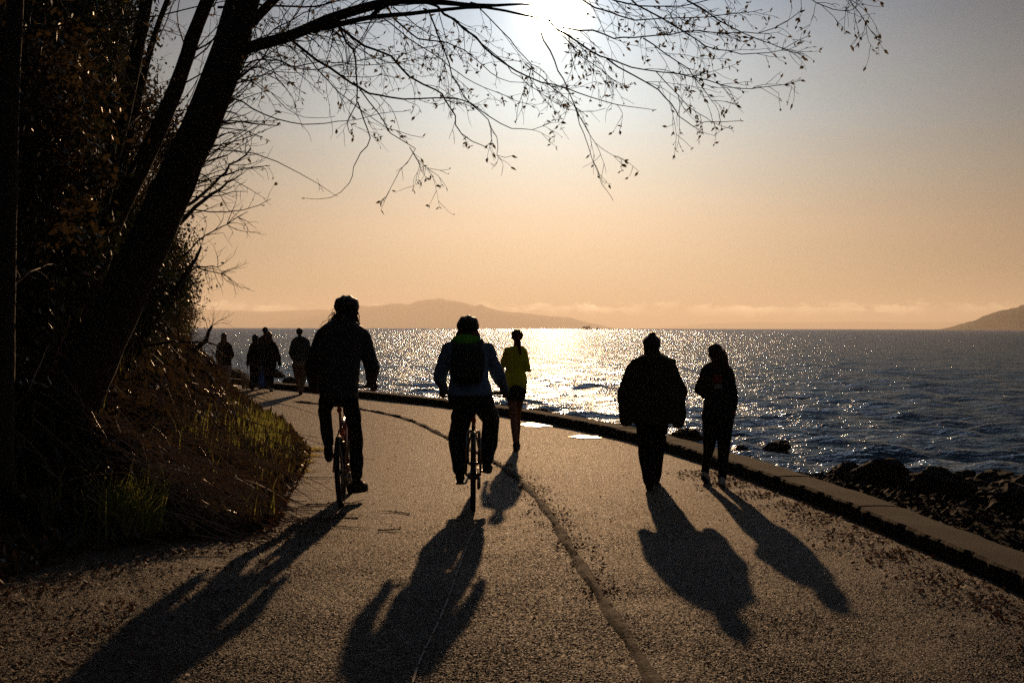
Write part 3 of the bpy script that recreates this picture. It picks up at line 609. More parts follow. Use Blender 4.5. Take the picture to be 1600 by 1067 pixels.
    if rack:
        f = MB(); f.tube([(0, .36 * math.sin(k / 20 * 2.5 - .95) * 1.0, .34 + .365 * math.cos(k / 20 * 2.5 - .95)) for k in range(21)], .024, 8); Q(f, 'mudguard', M['blackmetal'])
        f = MB()
        for s in (-1, 1): f.tube([(s * .06, .26, .70), (s * .06, .2, .73), (s * .06, -.12, .735)], .006, 6); f.tube([(s * .075, 0, .36), (s * .062, -.04, .73)], .006, 6); f.tube([(s * .075, 0, .36), (s * .062, .1, .73)], .005, 6)
        for y in (-.12, 0, .12): f.tube([(-.06, y, .735), (.06, y, .735)], .005, 6)
        Q(f, 'rear_rack', M['metal'])
    else:
        f = MB(); f.tube([(.0, .27, .60), (.0, .30, .46)], .034, 12); Q(f, 'water_bottle', M['blackmetal'])
    return root, B_, (dy, dz, BBz)
bikeL, BL_, crL = bicycle(534, 791.5, rad(1.8), rad(-2.6), M['orange'], 'orange bicycle with a red rear light under the taller rider', -88, saddle_z=1.0, bar_z=1.09)
bikeR, BR_, crR = bicycle(739, 798, rad(1.5), rad(.3), M['blackmetal'], 'dark bicycle with mudguard and shiny metal rear rack under the rider with the backpack', 14, rack=True, saddle_z=.92, bar_z=1.05)
# ------------------------------------------------------------------ people
def ik(a, b, l1, l2, pole):
    a, b = Vector(a), Vector(b); d = b - a; L_ = min(d.length, (l1 + l2) * .999); u = d.normalized(); x = (l1 * l1 - l2 * l2 + L_ * L_) / (2 * L_); h = math.sqrt(max(0, l1 * l1 - x * x))
    p = Vector(pole); p = (p - u * p.dot(u)).normalized(); return a + u * x + p * h
def hand(mb, w, d, nrm, thumb, curl=.5, s=1.0):
    d = d.normalized(); nrm = (nrm - d * nrm.dot(d)).normalized(); side = d.cross(nrm).normalized()
    if side.dot(thumb) < 0: side = -side
    for k in (-1, -.33, .33, 1): mb.rc(w + side * .012 * k * s, w + (d * .085 + side * .028 * k) * s, .015 * s, .012 * s, 8)
    for k, ln in ((1, .9), (.35, 1.0), (-.3, .95), (-1, .75)):
        p = w + (d * .088 + side * .029 * k) * s; a = curl * .6
        for seg in (.040, .027, .021):
            q = p + (d * math.cos(a) + nrm * math.sin(a)) * seg * ln * s; mb.rc(p, q, .0092 * s, .0082 * s, 8); p = q; a += curl
    p = w + (d * .025 + side * .03) * s; q = p + (side * .7 + d * .6 + nrm * .3).normalized() * .042 * s; r = q + (d * .8 + side * .1 + nrm * (.3 + curl * .4)).normalized() * .034 * s
    mb.rc(p, q, .013 * s, .010 * s, 8); mb.rc(q, r, .010 * s, .009 * s, 8)
def foot_dir(v): return Vector(v).normalized()
def person(label, base, J, s=1.0, vox=.009, yaw=0, group=None):
    """J: world joints. one continuous body with head, face, hands and feet"""
    mb = MB(); hd = J['head']; R_ = Matrix.Rotation(yaw, 3, 'Z'); f = R_ @ Vector((0, 1, 0)); rt = R_ @ Vector((1, 0, 0)); up = Vector((0, 0, 1)); k = s
    mb.ell(hd + up * .025 * k, (.072 * k, .088 * k, .088 * k), R_); mb.ell(hd + f * .022 * k - up * .045 * k, (.055 * k, .062 * k, .065 * k), R_)
    mb.rc(hd + f * .088 * k + up * .01 * k, hd + f * .106 * k - up * .028 * k, .009 * k, .014 * k, 8)
    mb.rc(hd + f * .075 * k - up * .088 * k, hd + f * .078 * k - up * .098 * k, .02 * k, .018 * k, 8)
    mb.rc(hd + f * .085 * k - up * .058 * k - rt * .016 * k, hd + f * .085 * k - up * .058 * k + rt * .016 * k, .008 * k, .008 * k, 8)
    for e_ in (-1, 1):
        mb.ell(hd + rt * .074 * k * e_ - up * .005 * k, (.010 * k, .020 * k, .03 * k), R_); mb.rc(hd + f * .082 * k + up * .028 * k + rt * .014 * k * e_, hd + f * .07 * k + up * .028 * k + rt * .045 * k * e_, .010 * k, .008 * k, 8)
    sh = J['sh']; hp = J['hp']; mid_s = (sh[0] + sh[1]) / 2; mid_h = (hp[0] + hp[1]) / 2; nk = J.get('neck', mid_s + up * .05 * k)
    mb.rc(nk, hd - up * .03 * k, .055 * k, .048 * k); wS = (sh[1] - sh[0]).length / 2
    tr = []
    for t, w, dp in ((0, .145, .10), (.12, .15, .11), (.35, .125, .095), (.6, .14, .105), (.82, .155, .11), (.95, .13, .085), (1.05, .07, .06)):
        c = mid_h.lerp(mid_s, t); tr.append((c, w * k * .93, dp * k * .78))
    mb.loft(tr)
    for i in (0, 1):
        mb.rc(mid_s.lerp(sh[i], .5) + up * .01, sh[i], .055 * k, .052 * k); e_, w = J['el'][i], J['wr'][i]
        mb.rc(sh[i], e_, .048 * k, .038 * k); mb.rc(e_, e_.lerp(w, .35), .038 * k, .037 * k); mb.rc(e_.lerp(w, .35), w, .037 * k, .026 * k)
        hv = J.get('hand', [None, None])[i] or ((w - e_).normalized(), (-f if J.get('palm_b') else (mid_h - w)), f, .35)
        hand(mb, w, *[Vector(q) if not isinstance(q, float) else q for q in hv], s=k)
        kn, an = J['kn'][i], J['an'][i]; mb.rc(hp[i], kn, .080 * k, .052 * k); mb.rc(kn, kn.lerp(an, .35), .050 * k, .053 * k); mb.rc(kn.lerp(an, .35), an, .053 * k, .034 * k)
        fd = J['ft'][i]; mb.rc(an - up * .035 * k - fd * .035 * k, an - up * .045 * k + fd * .13 * k, .034 * k, .028 * k)
    o = fuse('person', mb, M['skin'], None, base, vox, 2); tag(o, label, 'person', group)
    o_f = J.get('eyes', True)
    if o_f:
        for e_ in (-1, 1): mb = MB(); mb.ell(hd + f * .083 * k + rt * .03 * k * e_ + up * .012 * k, (.012 * k,) * 3); mb.build('eye', M['white'], o)
    return o
def rings(d0, L_, dscale=1.0):
    out = []
    for y, x0, x1, dep, dy in L_:
        d = d0 + dy; c = P((x0 + x1) / 2, y, d); out.append((c, (x1 - x0) / 2 / FPX * d, dep / 2))
    return out
def cloth(name, m, par, R_=None, chains=(), ells=(), vox=.011, it=3, disp=None):
    mb = MB()
    if R_: mb.loft(R_)
    for pts, rs in chains: mb.chain(pts, rs)
    for e_ in ells: mb.ell(*e_)
    return fuse(name, mb, m, par, par.location, vox, it, disp)
def shoes(par, J, m, s=1.0, vox=.008, who=(0, 1), sole=None):
    up = Vector((0, 0, 1))
    for i in who:
        an, fd = J['an'][i], J['ft'][i]; mb = MB(); n = fd.cross(up).normalized(); dn = fd.cross(n).normalized()
        if dn.z > 0: dn = -dn
        h = an + dn * .045 * s - fd * .04 * s
        mb.rc(h, an + dn * .055 * s + fd * .14 * s, .042 * s, .034 * s); mb.rc(an + dn * .055 * s + fd * .06 * s + n * .012, an + dn * .058 * s + fd * .15 * s, .038 * s, .034 * s); mb.rc(an - fd * .01 * s, an + dn * .05 * s, .043 * s, .045 * s); mb.rc(an, an + dn * .05 * s + fd * .09 * s, .035 * s, .035 * s)
        so_ = fuse('shoe', mb, m, par, par.location, vox, 2)
        mb = MB(); a = an + dn * .083 * s - fd * .05 * s; mb.chain([a, a + fd * .1 * s, a + fd * .205 * s], [.036 * s, .036 * s, .034 * s]); q = fuse('sole', mb, sole or M['rubber'], par, par.location, vox, 1)
        q.parent = so_
def strands(mb, root_c, rx, n, length, seed, spread=.03, back=-1, r=.006, yaw=0, zlo=-.03, zhi=.07, ang=2.4, s=1.0):
    g = random.Random(seed)
    for k in range(n):
        a = -math.pi / 2 + g.uniform(-ang / 2, ang / 2) + yaw; p = root_c + Vector((math.cos(a) * rx, math.sin(a) * rx * 1.1, g.uniform(zlo, zhi))) ; v = Vector((math.cos(a) * .3, math.sin(a) * .15, -.4)); pts = [p.copy()]; Ln = length * g.uniform(.6, 1.1)
        for i in range(7):
            v = v * .8 + Vector((g.gauss(0, spread * 4), g.gauss(0, spread * 4), -.5)); p = p + v.normalized() * Ln / 7; pts.append(p.copy())
        mb.tube(pts, [r, r, r, r * .9, r * .7, r * .5, r * .3, r * .12], 4)
UP = Vector((0, 0, 1)); FW = Vector((0, 1, 0))
def grip_hand(s):        # hand lying over a handlebar grip: fingers go forward and down round it
    return (Vector((s * .15, 1, -.35)), Vector((0, .1, -1)), Vector((-s, 0, 0)), .95)
# --- tall rider on the orange bicycle
def riderL():
    d0 = 13.54; B_ = BL_; dy, dz, bz = crL; q = lambda x, y, dd: P(x, y, d0 + dd)
    J = dict(head=q(541.5, 486, .56), neck=q(535, 503, .50), sh=[q(505, 525, .46), q(566, 525, .46)], hp=[B_(-.095, .22, 1.07), B_(.095, .22, 1.07)])
    J['wr'] = [B_(-.285, .735, 1.145), B_(.285, .735, 1.145)]
    J['el'] = [ik(J['sh'][0], J['wr'][0], .32, .30, (-.35, -.1, -1)), ik(J['sh'][1], J['wr'][1], .32, .30, (.35, -.1, -1))]
    J['an'] = [B_(-.135, .44 - dy - .10, bz - dz + .10), B_(.125, .44 + dy - .09, bz + dz + .105)]
    J['kn'] = [ik(J['hp'][0], J['an'][0], .46, .46, (-.25, 1, .2)), ik(J['hp'][1], J['an'][1], .46, .46, (.1, 1, .1))]
    J['ft'] = [Vector((-.10, 1, -.22)).normalized(), Vector((.42, 1, -.05)).normalized()]; J['hand'] = [grip_hand(-1), grip_hand(1)]
    o = person('tall person in a dark quilted jacket and black helmet riding the orange bicycle', B_(0, .22, 0), J, 1.03, .009, rad(-18))
    S_ = J['sh']; E = J['el']; Wr = J['wr']
    cloth('jacket', M['navy'], o, rings(d0, [(497, 524, 549, .15, .52), (503, 513, 557, .2, .50), (509, 503, 566, .25, .48), (520, 497, 572, .29, .45), (545, 494, 566, .31, .40), (575, 495, 562, .32, .33), (598, 497, 561, .33, .27), (616, 500, 560, .34, .22), (621, 503, 558, .32, .2)]),
          [([S_[0], E[0], Wr[0]], [.080, .084, .064]), ([S_[1], E[1], Wr[1]], [.082, .075, .050]), ([q(536, 498, .50), q(536, 507, .47)], [.075, .09])], vox=.011, it=4, disp=quilt())
    cloth('trousers', M['darkjeans'], o, rings(d0, [(602, 508, 556, .24, .24), (618, 506, 558, .27, .24), (634, 512, 552, .2, .25)]), [([J['hp'][0], J['kn'][0], J['an'][0] + UP * .05], [.092, .068, .058]), ([J['hp'][1], J['kn'][1], J['an'][1] + UP * .06], [.092, .072, .062])], disp=wrinkle(.005, 1, 4))
    shoes(o, J, M['black'], 1.06)
    mb = MB(); h = J['head']; mb.ell(h + UP * .05, (.124, .150, .108), Matrix.Rotation(rad(-18), 3, 'Z')); mb.rc(h + UP * .03 + Vector((-.09, -.02, 0)), h + UP * .0 + Vector((-.05, -.1, 0)), .02, .02); mb.rc(h + UP * .03 + Vector((.09, .0, 0)), h + Vector((.05, -.1, 0)), .02, .02)
    w = wrinkle(.003, 2, 2); fuse('helmet', mb, M['helmet'], o, o.location, .009, 2, lambda c: .005 * np.sin(c[:, 0] * 95) * (c[:, 2] > h.z + .06))
    mb = MB(); mb.rc(h + Vector((.083, .0, -.0)), h + Vector((.10, .0, -.02)), .026, .022); mb.build('ear_cover', M['black'], o)
    mb = MB(); mb.ell(h + Vector((-.015, -.055, -.10)), (.095, .06, .09)); mb.ell(h + Vector((-.06, -.04, -.13)), (.05, .05, .05)); fuse('hair', mb, M['hair'], o, o.location, .01, 2, wrinkle(.008, 4, 3)); mb = MB(); strands(mb, h, .085, 110, .27, 5, .07, r=.006, ang=3.6, zlo=-.08, zhi=.02)
    g = random.Random(4)
    for k in range(26):
        p = h + Vector((-.09 - g.random() * .03, -.02 + g.gauss(0, .03), -.04 + g.gauss(0, .03))); pts = [p.copy()]
        for i in range(6): p = p + Vector((-.014 + g.gauss(0, .014), g.gauss(0, .01), -.026 + g.gauss(0, .012))); pts.append(p.copy())
        mb.tube(pts, [.003] * 6 + [.001], 3)
    mb.build('hair', M['hair'], o)
riderL()
# --- rider with backpack
def riderR():
    d0 = 13.24; B_ = BR_; dy, dz, bz = crR; q = lambda x, y, dd: P(x, y, d0 + dd)
    J = dict(head=q(731, 516, .55), neck=q(730, 531, .50), sh=[q(701, 546, .46), q(762, 546, .46)], hp=[B_(-.09, .23, .985), B_(.09, .23, .985)])
    J['wr'] = [B_(-.30, .735, 1.10), B_(.30, .735, 1.10)]
    J['el'] = [ik(J['sh'][0], J['wr'][0], .28, .26, (-.4, -.1, -1)), ik(J['sh'][1], J['wr'][1], .28, .26, (.4, -.1, -1))]
    J['an'] = [B_(-.125, .44 - dy - .09, bz - dz + .11), B_(.13, .44 + dy - .10, bz + dz + .10)]
    J['kn'] = [ik(J['hp'][0], J['an'][0], .41, .42, (-.18, 1, .1)), ik(J['hp'][1], J['an'][1], .41, .42, (.22, 1, .1))]
    J['ft'] = [Vector((-.05, 1, -.1)).normalized(), Vector((.15, 1, -.12)).normalized()]; J['hand'] = [grip_hand(-1), grip_hand(1)]
    o = person('person in a blue grey jacket with green hood, helmet and backpack riding the dark bicycle', B_(0, .22, 0), J, .95, .009, 0)
    S_ = J['sh']; E = J['el']; Wr = J['wr']
    cloth('jacket', M['bluegrey'], o, rings(d0, [(526, 716, 746, .17, .52), (533, 707, 755, .22, .50), (540, 700, 762, .25, .48), (552, 697, 765, .27, .44), (570, 701, 763, .28, .38), (588, 703, 763, .28, .32), (602, 702, 766, .31, .28), (613, 700, 769, .33, .25), (617, 702, 768, .32, .24)]),
          [([S_[0], E[0], Wr[0]], [.072, .064, .048]), ([S_[1], E[1], Wr[1]], [.072, .064, .048])], disp=wrinkle(.006, 1, 6))
    cloth('hood', M['green'], o, None, [([q(714, 531, .40), q(728, 535, .36), q(743, 531, .40)], [.045, .055, .045]), ([q(708, 534, .45), q(716, 528, .5)], [.03, .03])], [(q(728, 531, .42), (.115, .09, .055))], disp=wrinkle(.006, 1.5, 8))
    cloth('trousers', M['black'], o, rings(d0, [(606, 703, 766, .30, .26), (618, 700, 769, .33, .25), (634, 701, 768, .28, .26)]), [([J['hp'][0], J['kn'][0], J['kn'][0].lerp(J['an'][0], .6), J['an'][0] + UP * .03], [.108, .092, .082, .076]), ([J['hp'][1], J['kn'][1], J['kn'][1].lerp(J['an'][1], .6), J['an'][1] + UP * .03], [.108, .092, .082, .076])], disp=wrinkle(.008, 1, 9))
    shoes(o, J, M['black'], .98)
    h = J['head']; mb = MB(); mb.ell(h + UP * .048, (.112, .138, .098)); mb.rc(h + UP * .02 + Vector((-.07, -.05, 0)), h + UP * .02 + Vector((.07, -.05, 0)), .03, .03)
    fuse('helmet', mb, M['helmet'], o, o.location, .009, 2, lambda c: .005 * np.sin(c[:, 0] * 90) * (c[:, 2] > h.z + .06))
    mb = MB(); mb.ell(h + Vector((0, -.05, -.06)), (.10, .06, .08)); mb.ell(h + Vector((.075, -.02, -.10)), (.05, .06, .07)); mb.ell(h + Vector((-.075, -.02, -.09)), (.045, .06, .06))
    hr = fuse('hair', mb, M['red hair'], o, o.location, .01, 2, wrinkle(.006, 4, 3)); mb = MB(); strands(mb, h - UP * .02, .095, 110, .17, 6, .07, r=.005, ang=3.8, zlo=-.06, zhi=.02); q2 = mb.build('hair', M['red hair'], o)
    # backpack, worn but a thing of its own
    c = q(729, 568, .20); bp = empty('backpack', c); tag(bp, 'small dark backpack on the back of the rider in the blue grey jacket', 'backpack')
    R_ = rings(d0, [(537, 712, 748, .10, .30), (541, 707, 753, .15, .28), (555, 704, 757, .18, .24), (575, 704, 757, .20, .18), (592, 706, 755, .19, .14), (598, 710, 751, .12, .14)])
    cloth('bag', M['backpack'], bp, R_, disp=wrinkle(.005, 1, 12)); R2 = rings(d0, [(572, 712, 749, .10, .07), (578, 710, 751, .13, .06), (590, 711, 750, .12, .05), (594, 714, 747, .07, .06)]); cloth('pocket', M['backpack'], bp, R2)
    for s in (0, 1):
        a = J['sh'][s]; sx = -1 if s == 0 else 1; mb = MB(); mb.chain([c + Vector((sx * .12, .10, .17)), a + Vector((-sx * .06, -.03, .085)), a + Vector((-sx * .04, .11, .03)), a + Vector((-sx * .05, .13, -.18)), c + Vector((sx * .14, .12, -.12))], [.02] * 5, 8); fuse('strap', mb, M['backpack'], bp, bp.location, .011, 2)
riderR()
# --- generic walker from picture joints + depth offsets
def walker(label, d0, foot, head, neck, sh, el, wr, hp, kn, an, ft, top, sl, lg, mt, ml, msh, s=1.0, vox=.010, disp=None, yaw=0, hands=None, bare_arm=False, bare_leg=False, group=None, topname='jacket', legname='trousers', sole=None, ext=0):
    q = lambda t: P(t[0], t[1], d0 + (t[2] if len(t) > 2 else 0))
    J = dict(head=q(head), neck=q(neck), sh=[q(t) for t in sh], el=[q(t) for t in el], wr=[q(t) for t in wr], hp=[q(t) for t in hp], kn=[q(t) for t in kn], an=[q(t) for t in an], ft=[Vector(t).normalized() for t in ft])
    for i in (0, 1):                                  # planted feet sit on the ground
        if J['an'][i].z < .16 * s: J['an'][i].z = (.105 if abs(J['ft'][i].z) < .3 else .14) * s
    if hands: J['hand'] = hands
    J['eyes'] = d0 < 25
    o = person(label, G(*foot), J, s, vox, yaw, group)
    c = [] if bare_arm else [([J['sh'][i], J['el'][i], J['wr'][i], J['wr'][i] + (J['wr'][i] - J['el'][i]).normalized() * (ext or .004)], list(sl) + [sl[2] * .94]) for i in (0, 1)]
    if bare_arm: c = [([J['sh'][i], J['sh'][i].lerp(J['el'][i], bare_arm[i])], sl[:2]) for i in (0, 1)]
    cloth(topname, mt, o, rings(d0, top), c, vox=max(.011, vox), disp=disp or wrinkle(.006 * s, 1, int(head[0])))
    if bare_leg: ch = [([J['hp'][i], J['hp'][i].lerp(J['kn'][i], bare_leg)], lg[:2]) for i in (0, 1)]
    else: ch = [([J['hp'][i], J['kn'][i], J['kn'][i].lerp(J['an'][i], .55), J['an'][i] - UP * .0], lg) for i in (0, 1)]
    hc = (J['hp'][0] + J['hp'][1]) / 2; w = (J['hp'][1] - J['hp'][0]).length / 2
    cloth(legname, ml, o, [(hc - UP * .06, w + lg[0] * .7, lg[0] * 1.05), (hc, w + lg[0] * .95, lg[0] * 1.25), (hc + UP * .12, w + lg[0] * .7, lg[0] * 1.1)], ch, vox=max(.011, vox), disp=wrinkle(.005 * s, 1, int(head[0]) + 3))
    shoes(o, J, msh, s, max(.008, vox), sole=sole); return o, J
def decal(target, name, m, c, w, h, par, n=10):
    dg = bpy.context.evaluated_depsgraph_get(); dg.update(); v = []; mw = target.matrix_world; inv = Matrix.Translation(-Vector(par.location))
    ok = True
    for j in range(n + 1):
        for i in range(n + 1):
            x = c.x + (i / n - .5) * w * (1 + .1 * math.sin(j * 1.3)); z = c.z + (j / n - .5) * h * (1 + .12 * math.sin(i * 1.7 + j)); a = Vector((x, c.y - .5, z)) - Vector(par.location)
            hit, loc, no, _ = target.ray_cast(a, Vector((0, 1, 0))); v.append((loc + no * .0025) if hit else a + Vector((0, .4, 0)))
    mb = MB(); mb.add(v, [(j * (n + 1) + i, j * (n + 1) + i + 1, (j + 1) * (n + 1) + i + 1, (j + 1) * (n + 1) + i) for j in range(n) for i in range(n)]); return mb.build(name, m, par, world=False)
# runner
o, J = walker('person running in a bright yellow shirt and short dark shorts, hair in a ponytail', 19.65, (806, 705), (808, 527), (808, 540), [(793, 549), (817, 549)], [(785, 573, .05), (824, 576, -.04)], [(783.5, 585, .26), (826.5, 577, .26)], [(799, 612), (813, 612)],
    [(802, 650, .04), (809, 646, .22)], [(805.5, 693, .0), (808, 689, .42)], [(0, 1, -.02), (.1, 1, -.15)],
    [(541, 797, 818, .13, 0), (545, 790, 821, .17, 0), (552, 788, 822, .20, 0), (565, 789, 821, .20, 0), (576, 790, 820, .18, 0), (588, 787.5, 823, .20, 0), (599, 786.5, 824, .22, 0), (607, 787.5, 823, .21, 0)],
    [.058, .056, .045], [.092, .080, .05], M['yellow'], M['black'], M['black'], s=.92, vox=.010, bare_arm=(.8, .95), bare_leg=.22, topname='shirt', legname='shorts')
mb = MB(); h = J['head']; mb.ell(h + Vector((0, -.01, .03)), (.083, .098, .088)); mb.ell(h + Vector((0, -.1, .02)), (.03, .03, .03)); mb.chain([h + Vector((0, -.11, .01)), h + Vector((.02, -.13, -.08)), h + Vector((.04, -.12, -.17)), h + Vector((.05, -.11, -.25))], [.028, .034, .026, .008]); fuse('hair', mb, M['red hair'], o, o.location, .010, 2, wrinkle(.004, 4, 1))
# tall man
o, J = walker('person in a very wide dark coat with hood and small bun on the head, walking', 14.88, (1016, 766), (1018, 540), (1018, 556), [(991, 576), (1047, 576)], [(977, 612, .02), (1062, 612, .02)], [(978, 642, .06), (1061, 644, .06)], [(1008, 655), (1030, 655)],
    [(1010, 706, .12), (1026, 703, .36)], [(1015, 755, .03), (1024, 742, .62)], [(0, 1, 0), (.2, 1, .0)],
    [(551, 1006, 1031, .16, 0), (556, 998, 1041, .22, 0), (562, 987, 1051, .27, 0), (572, 982, 1056, .31, 0), (592, 979, 1060, .34, 0), (620, 978, 1062, .36, 0), (645, 979, 1061, .37, 0), (658, 984, 1055, .37, 0), (662, 987, 1053, .35, 0)],
    [.086, .078, .074], [.105, .088, .080, .072], M['olive'], M['darkjeans'], M['black'], s=.97, vox=.0078, ext=.11, disp=wrinkle(.009, .9, 21), topname='coat')
q = lambda x, y, dd=0: P(x, y, 14.88 + dd)
cloth('hood', M['olive'], o, None, [([q(988, 566, 0), q(1003, 562, -.13), q(1018, 564, -.17), q(1034, 562, -.13), q(1052, 565, 0)], [.028, .05, .06, .05, .028]), ([q(1009, 553, .03), q(1018, 557, -.09), q(1029, 553, .03)], [.03, .035, .03])], disp=wrinkle(.006, 1.5, 22))
h = J['head']; mb = MB(); mb.ell(h + Vector((0, -.005, .022)), (.096, .108, .098)); mb.ell(h + Vector((.01, -.03, .122)), (.040, .040, .022)); mb.ell(h + Vector((0, -.03, -.05)), (.088, .07, .07)); fuse('hair', mb, M['hair'], o, o.location, .010, 2, wrinkle(.006, 4, 1))
# woman with print on the back
o, J = walker('person with long hair and white shoes, black top with a faded print on the back', 15.2, (1128, 762), (1117.5, 553), (1119, 567), [(1102, 580), (1137, 580)], [(1093, 608, .05), (1145, 610, -.02)], [(1104, 618, .24), (1146, 636, .12)], [(1110, 650), (1133, 650)],
    [(1108, 697, .2), (1131, 700, .10)], [(1102, 739, .34), (1128, 752, .0)], [(.45, 1, -.5), (.08, 1, 0)],
    [(565, 1110, 1129, .14, 0), (570, 1101, 1138, .18, 0), (576, 1096, 1143, .21, 0), (595, 1096, 1143, .23, 0), (618, 1100, 1140, .20, 0), (636, 1098, 1143, .22, 0), (648, 1096, 1146, .25, 0), (655, 1097, 1145, .24, 0)],
    [.056, .054, .044], [.098, .066, .052, .042], M['black'], M['darkjeans'], M['white'], s=.90, vox=.0078, topname='top')
tp = [c for c in bpy.data.objects if c.parent == o and c.name.startswith('top')][0]; bpy.context.view_layer.update()
decal(tp, 'back_print', M['print1'], P(1119, 591, 15.2), .095, .085, o); decal(tp, 'back_print', M['print2'], P(1120, 603, 15.2), .085, .055, o)
h = J['head']; mb = MB(); mb.ell(h + Vector((0, -.01, .025)), (.082, .095, .088)); mb.rc(h + Vector((.01, -.05, -.01)), h + Vector((.04, -.08, -.15)), .055, .028); hr = fuse('hair', mb, M['hair'], o, o.location, .010, 2, wrinkle(.005, 4, 1))
mb = MB(); strands(mb, h + Vector((.02, 0, -.01)), .078, 90, .26, 9, .06, r=.0035, ang=2.6, yaw=.9); mb.build('hair', M['blonde_and_lit'], o)  # pale strands over dark hair: sunlight caught in it, put into the colour
# far group
def hairpiece(o, J, m, ln=.22, w=.09, seed=1, k=1.0):
    h = J['head']; mb = MB(); mb.ell(h + Vector((0, -.01, .025)), (.088 * k, .1 * k, .092 * k))
    if ln: mb.rc(h + Vector((0, -.05, -.02)), h + Vector((0, -.08, -ln)), w, w * .85); mb.rc(h + Vector((.05, -.02, -.02)), h + Vector((.07, -.03, -ln * .8)), .035, .03); mb.rc(h + Vector((-.05, -.02, -.02)), h + Vector((-.06, -.03, -ln * .8)), .035, .03)
    fuse('hair', mb, m, o, o.location, .014, 2, wrinkle(.006, 3, seed))
GRP = 'people walking far down the path'
o, J = walker('person with long light hair and pale trousers at the far left by the bank', 40.3, (351, 605), (350, 526), (350, 534), [(342, 541), (359.5, 541)], [(339.5, 555), (363, 554, .03)], [(342, 562, .15), (359, 562, .18)], [(346.5, 572), (356.5, 572)],
    [(346.5, 587, .12), (356, 587, .02)], [(347.5, 599, .2), (356, 601, -.05)], [(0, 1, 0), (0, 1, 0)], [(533.5, 345, 356, .16, 0), (537, 340, 361, .2, 0), (548, 338.5, 363, .24, 0), (560, 340, 361.5, .24, 0), (571, 339.5, 362.5, .27, 0)],
    [.062, .062, .05], [.10, .085, .08, .085], M['black'], M['pale'], M['white'], s=.88, vox=.014, group=GRP)
hairpiece(o, J, M['blonde_and_lit'], .24, .085, 2, .95)
o, J = walker('person with dark shoulder length hair walking beside the white dog', 38.9, (393, 607.5), (399, 529), (398, 537), [(392.5, 543), (405, 543)], [(388.5, 556), (407, 557, .05)], [(387, 569, .05), (405, 568, .12)], [(395, 571), (402, 571)],
    [(394.5, 586, .05), (401, 586, .15)], [(393.5, 602, -.05), (399, 600, .25)], [(0, 1, 0), (0, 1, 0)], [(536, 393, 404, .15, 0), (540, 389.5, 407, .2, 0), (552, 389, 407, .23, 0), (563, 390, 407, .23, 0), (570, 390, 407, .24, 0)],
    [.056, .052, .045], [.095, .07, .075, .092], M['black'], M['darkjeans'], M['black'], s=.86, vox=.014, group=GRP)
hairpiece(o, J, M['hair'], .15, .09, 3, 1.05)
o, J = walker('tall person mostly hidden behind the others, wearing loose bright blue jeans', 39.6, (405, 609), (414.5, 517), (414, 525), [(405, 532), (424, 532)], [(403, 547), (427, 547)], [(404, 560, .1), (426, 560, .1)], [(408, 567), (418, 567)],
    [(406, 586, .05), (412, 586, .25)], [(406.5, 602, -.1), (413, 600, .35)], [(0, 1, 0), (0, 1, 0)], [(524, 409, 420, .16, 0), (528, 404, 425, .2, 0), (545, 403, 426, .25, 0), (566, 404, 425, .26, 0)],
    [.062, .06, .05], [.115, .10, .098, .10], mat('rust_jacket', (.12, .05, .025), .85), M['jeans'], M['black'], s=1.0, vox=.014, group=GRP)
hairpiece(o, J, M['hair'], 0, k=.98)
o, J = walker('person in a wide dark coat and black leggings walking in front of the far group', 37.7, (423, 612), (420.5, 525), (420, 533), [(411, 541), (430, 541)], [(405.5, 557, .03), (435.5, 557)], [(404, 569, .12), (437, 569, .05)], [(416, 568), (426, 568)],
    [(417.5, 588, .15), (424, 588, .03)], [(420.5, 602, .35), (423.5, 606.5, .0)], [(0, 1, 0), (.1, 1, 0)], [(532, 414, 427, .17, 0), (536, 409, 432, .22, 0), (548, 407.5, 434, .27, 0), (558, 409, 433, .28, 0), (566, 409.5, 432, .3, 0), (572, 411, 430, .28, 0)],
    [.066, .060, .048], [.11, .085, .065, .052], M['black'], M['black'], M['white'], s=.93, vox=.014, group=GRP)
hairpiece(o, J, M['red hair'], .16, .075, 4, 1.05)
o, J = walker('person in a grey shirt and khaki trousers walking alone behind the tall rider', 36.0, (468, 617), (468, 519), (468.5, 527), [(458.5, 534), (480, 534)], [(454, 552, -.02), (483.5, 553)], [(458, 561, .2), (481.5, 565, .15)], [(463, 571), (475, 571)],
    [(466, 592, .2), (473.5, 592, .05)], [(469, 608, .3), (469.5, 611.5, .0)], [(0, 1, 0), (0, 1, 0)], [(526, 462, 475, .16, 0), (530, 457, 481, .21, 0), (540, 456.5, 482, .25, 0), (552, 459, 480, .23, 0), (565, 458.5, 481, .25, 0)],
    [.060, .052, .045], [.115, .085, .075, .068], M['shirtdark'], M['khaki'], M['black'], s=1.0, vox=.014, group=GRP, topname='shirt')
hairpiece(o, J, M['hair'], 0, k=1.0)
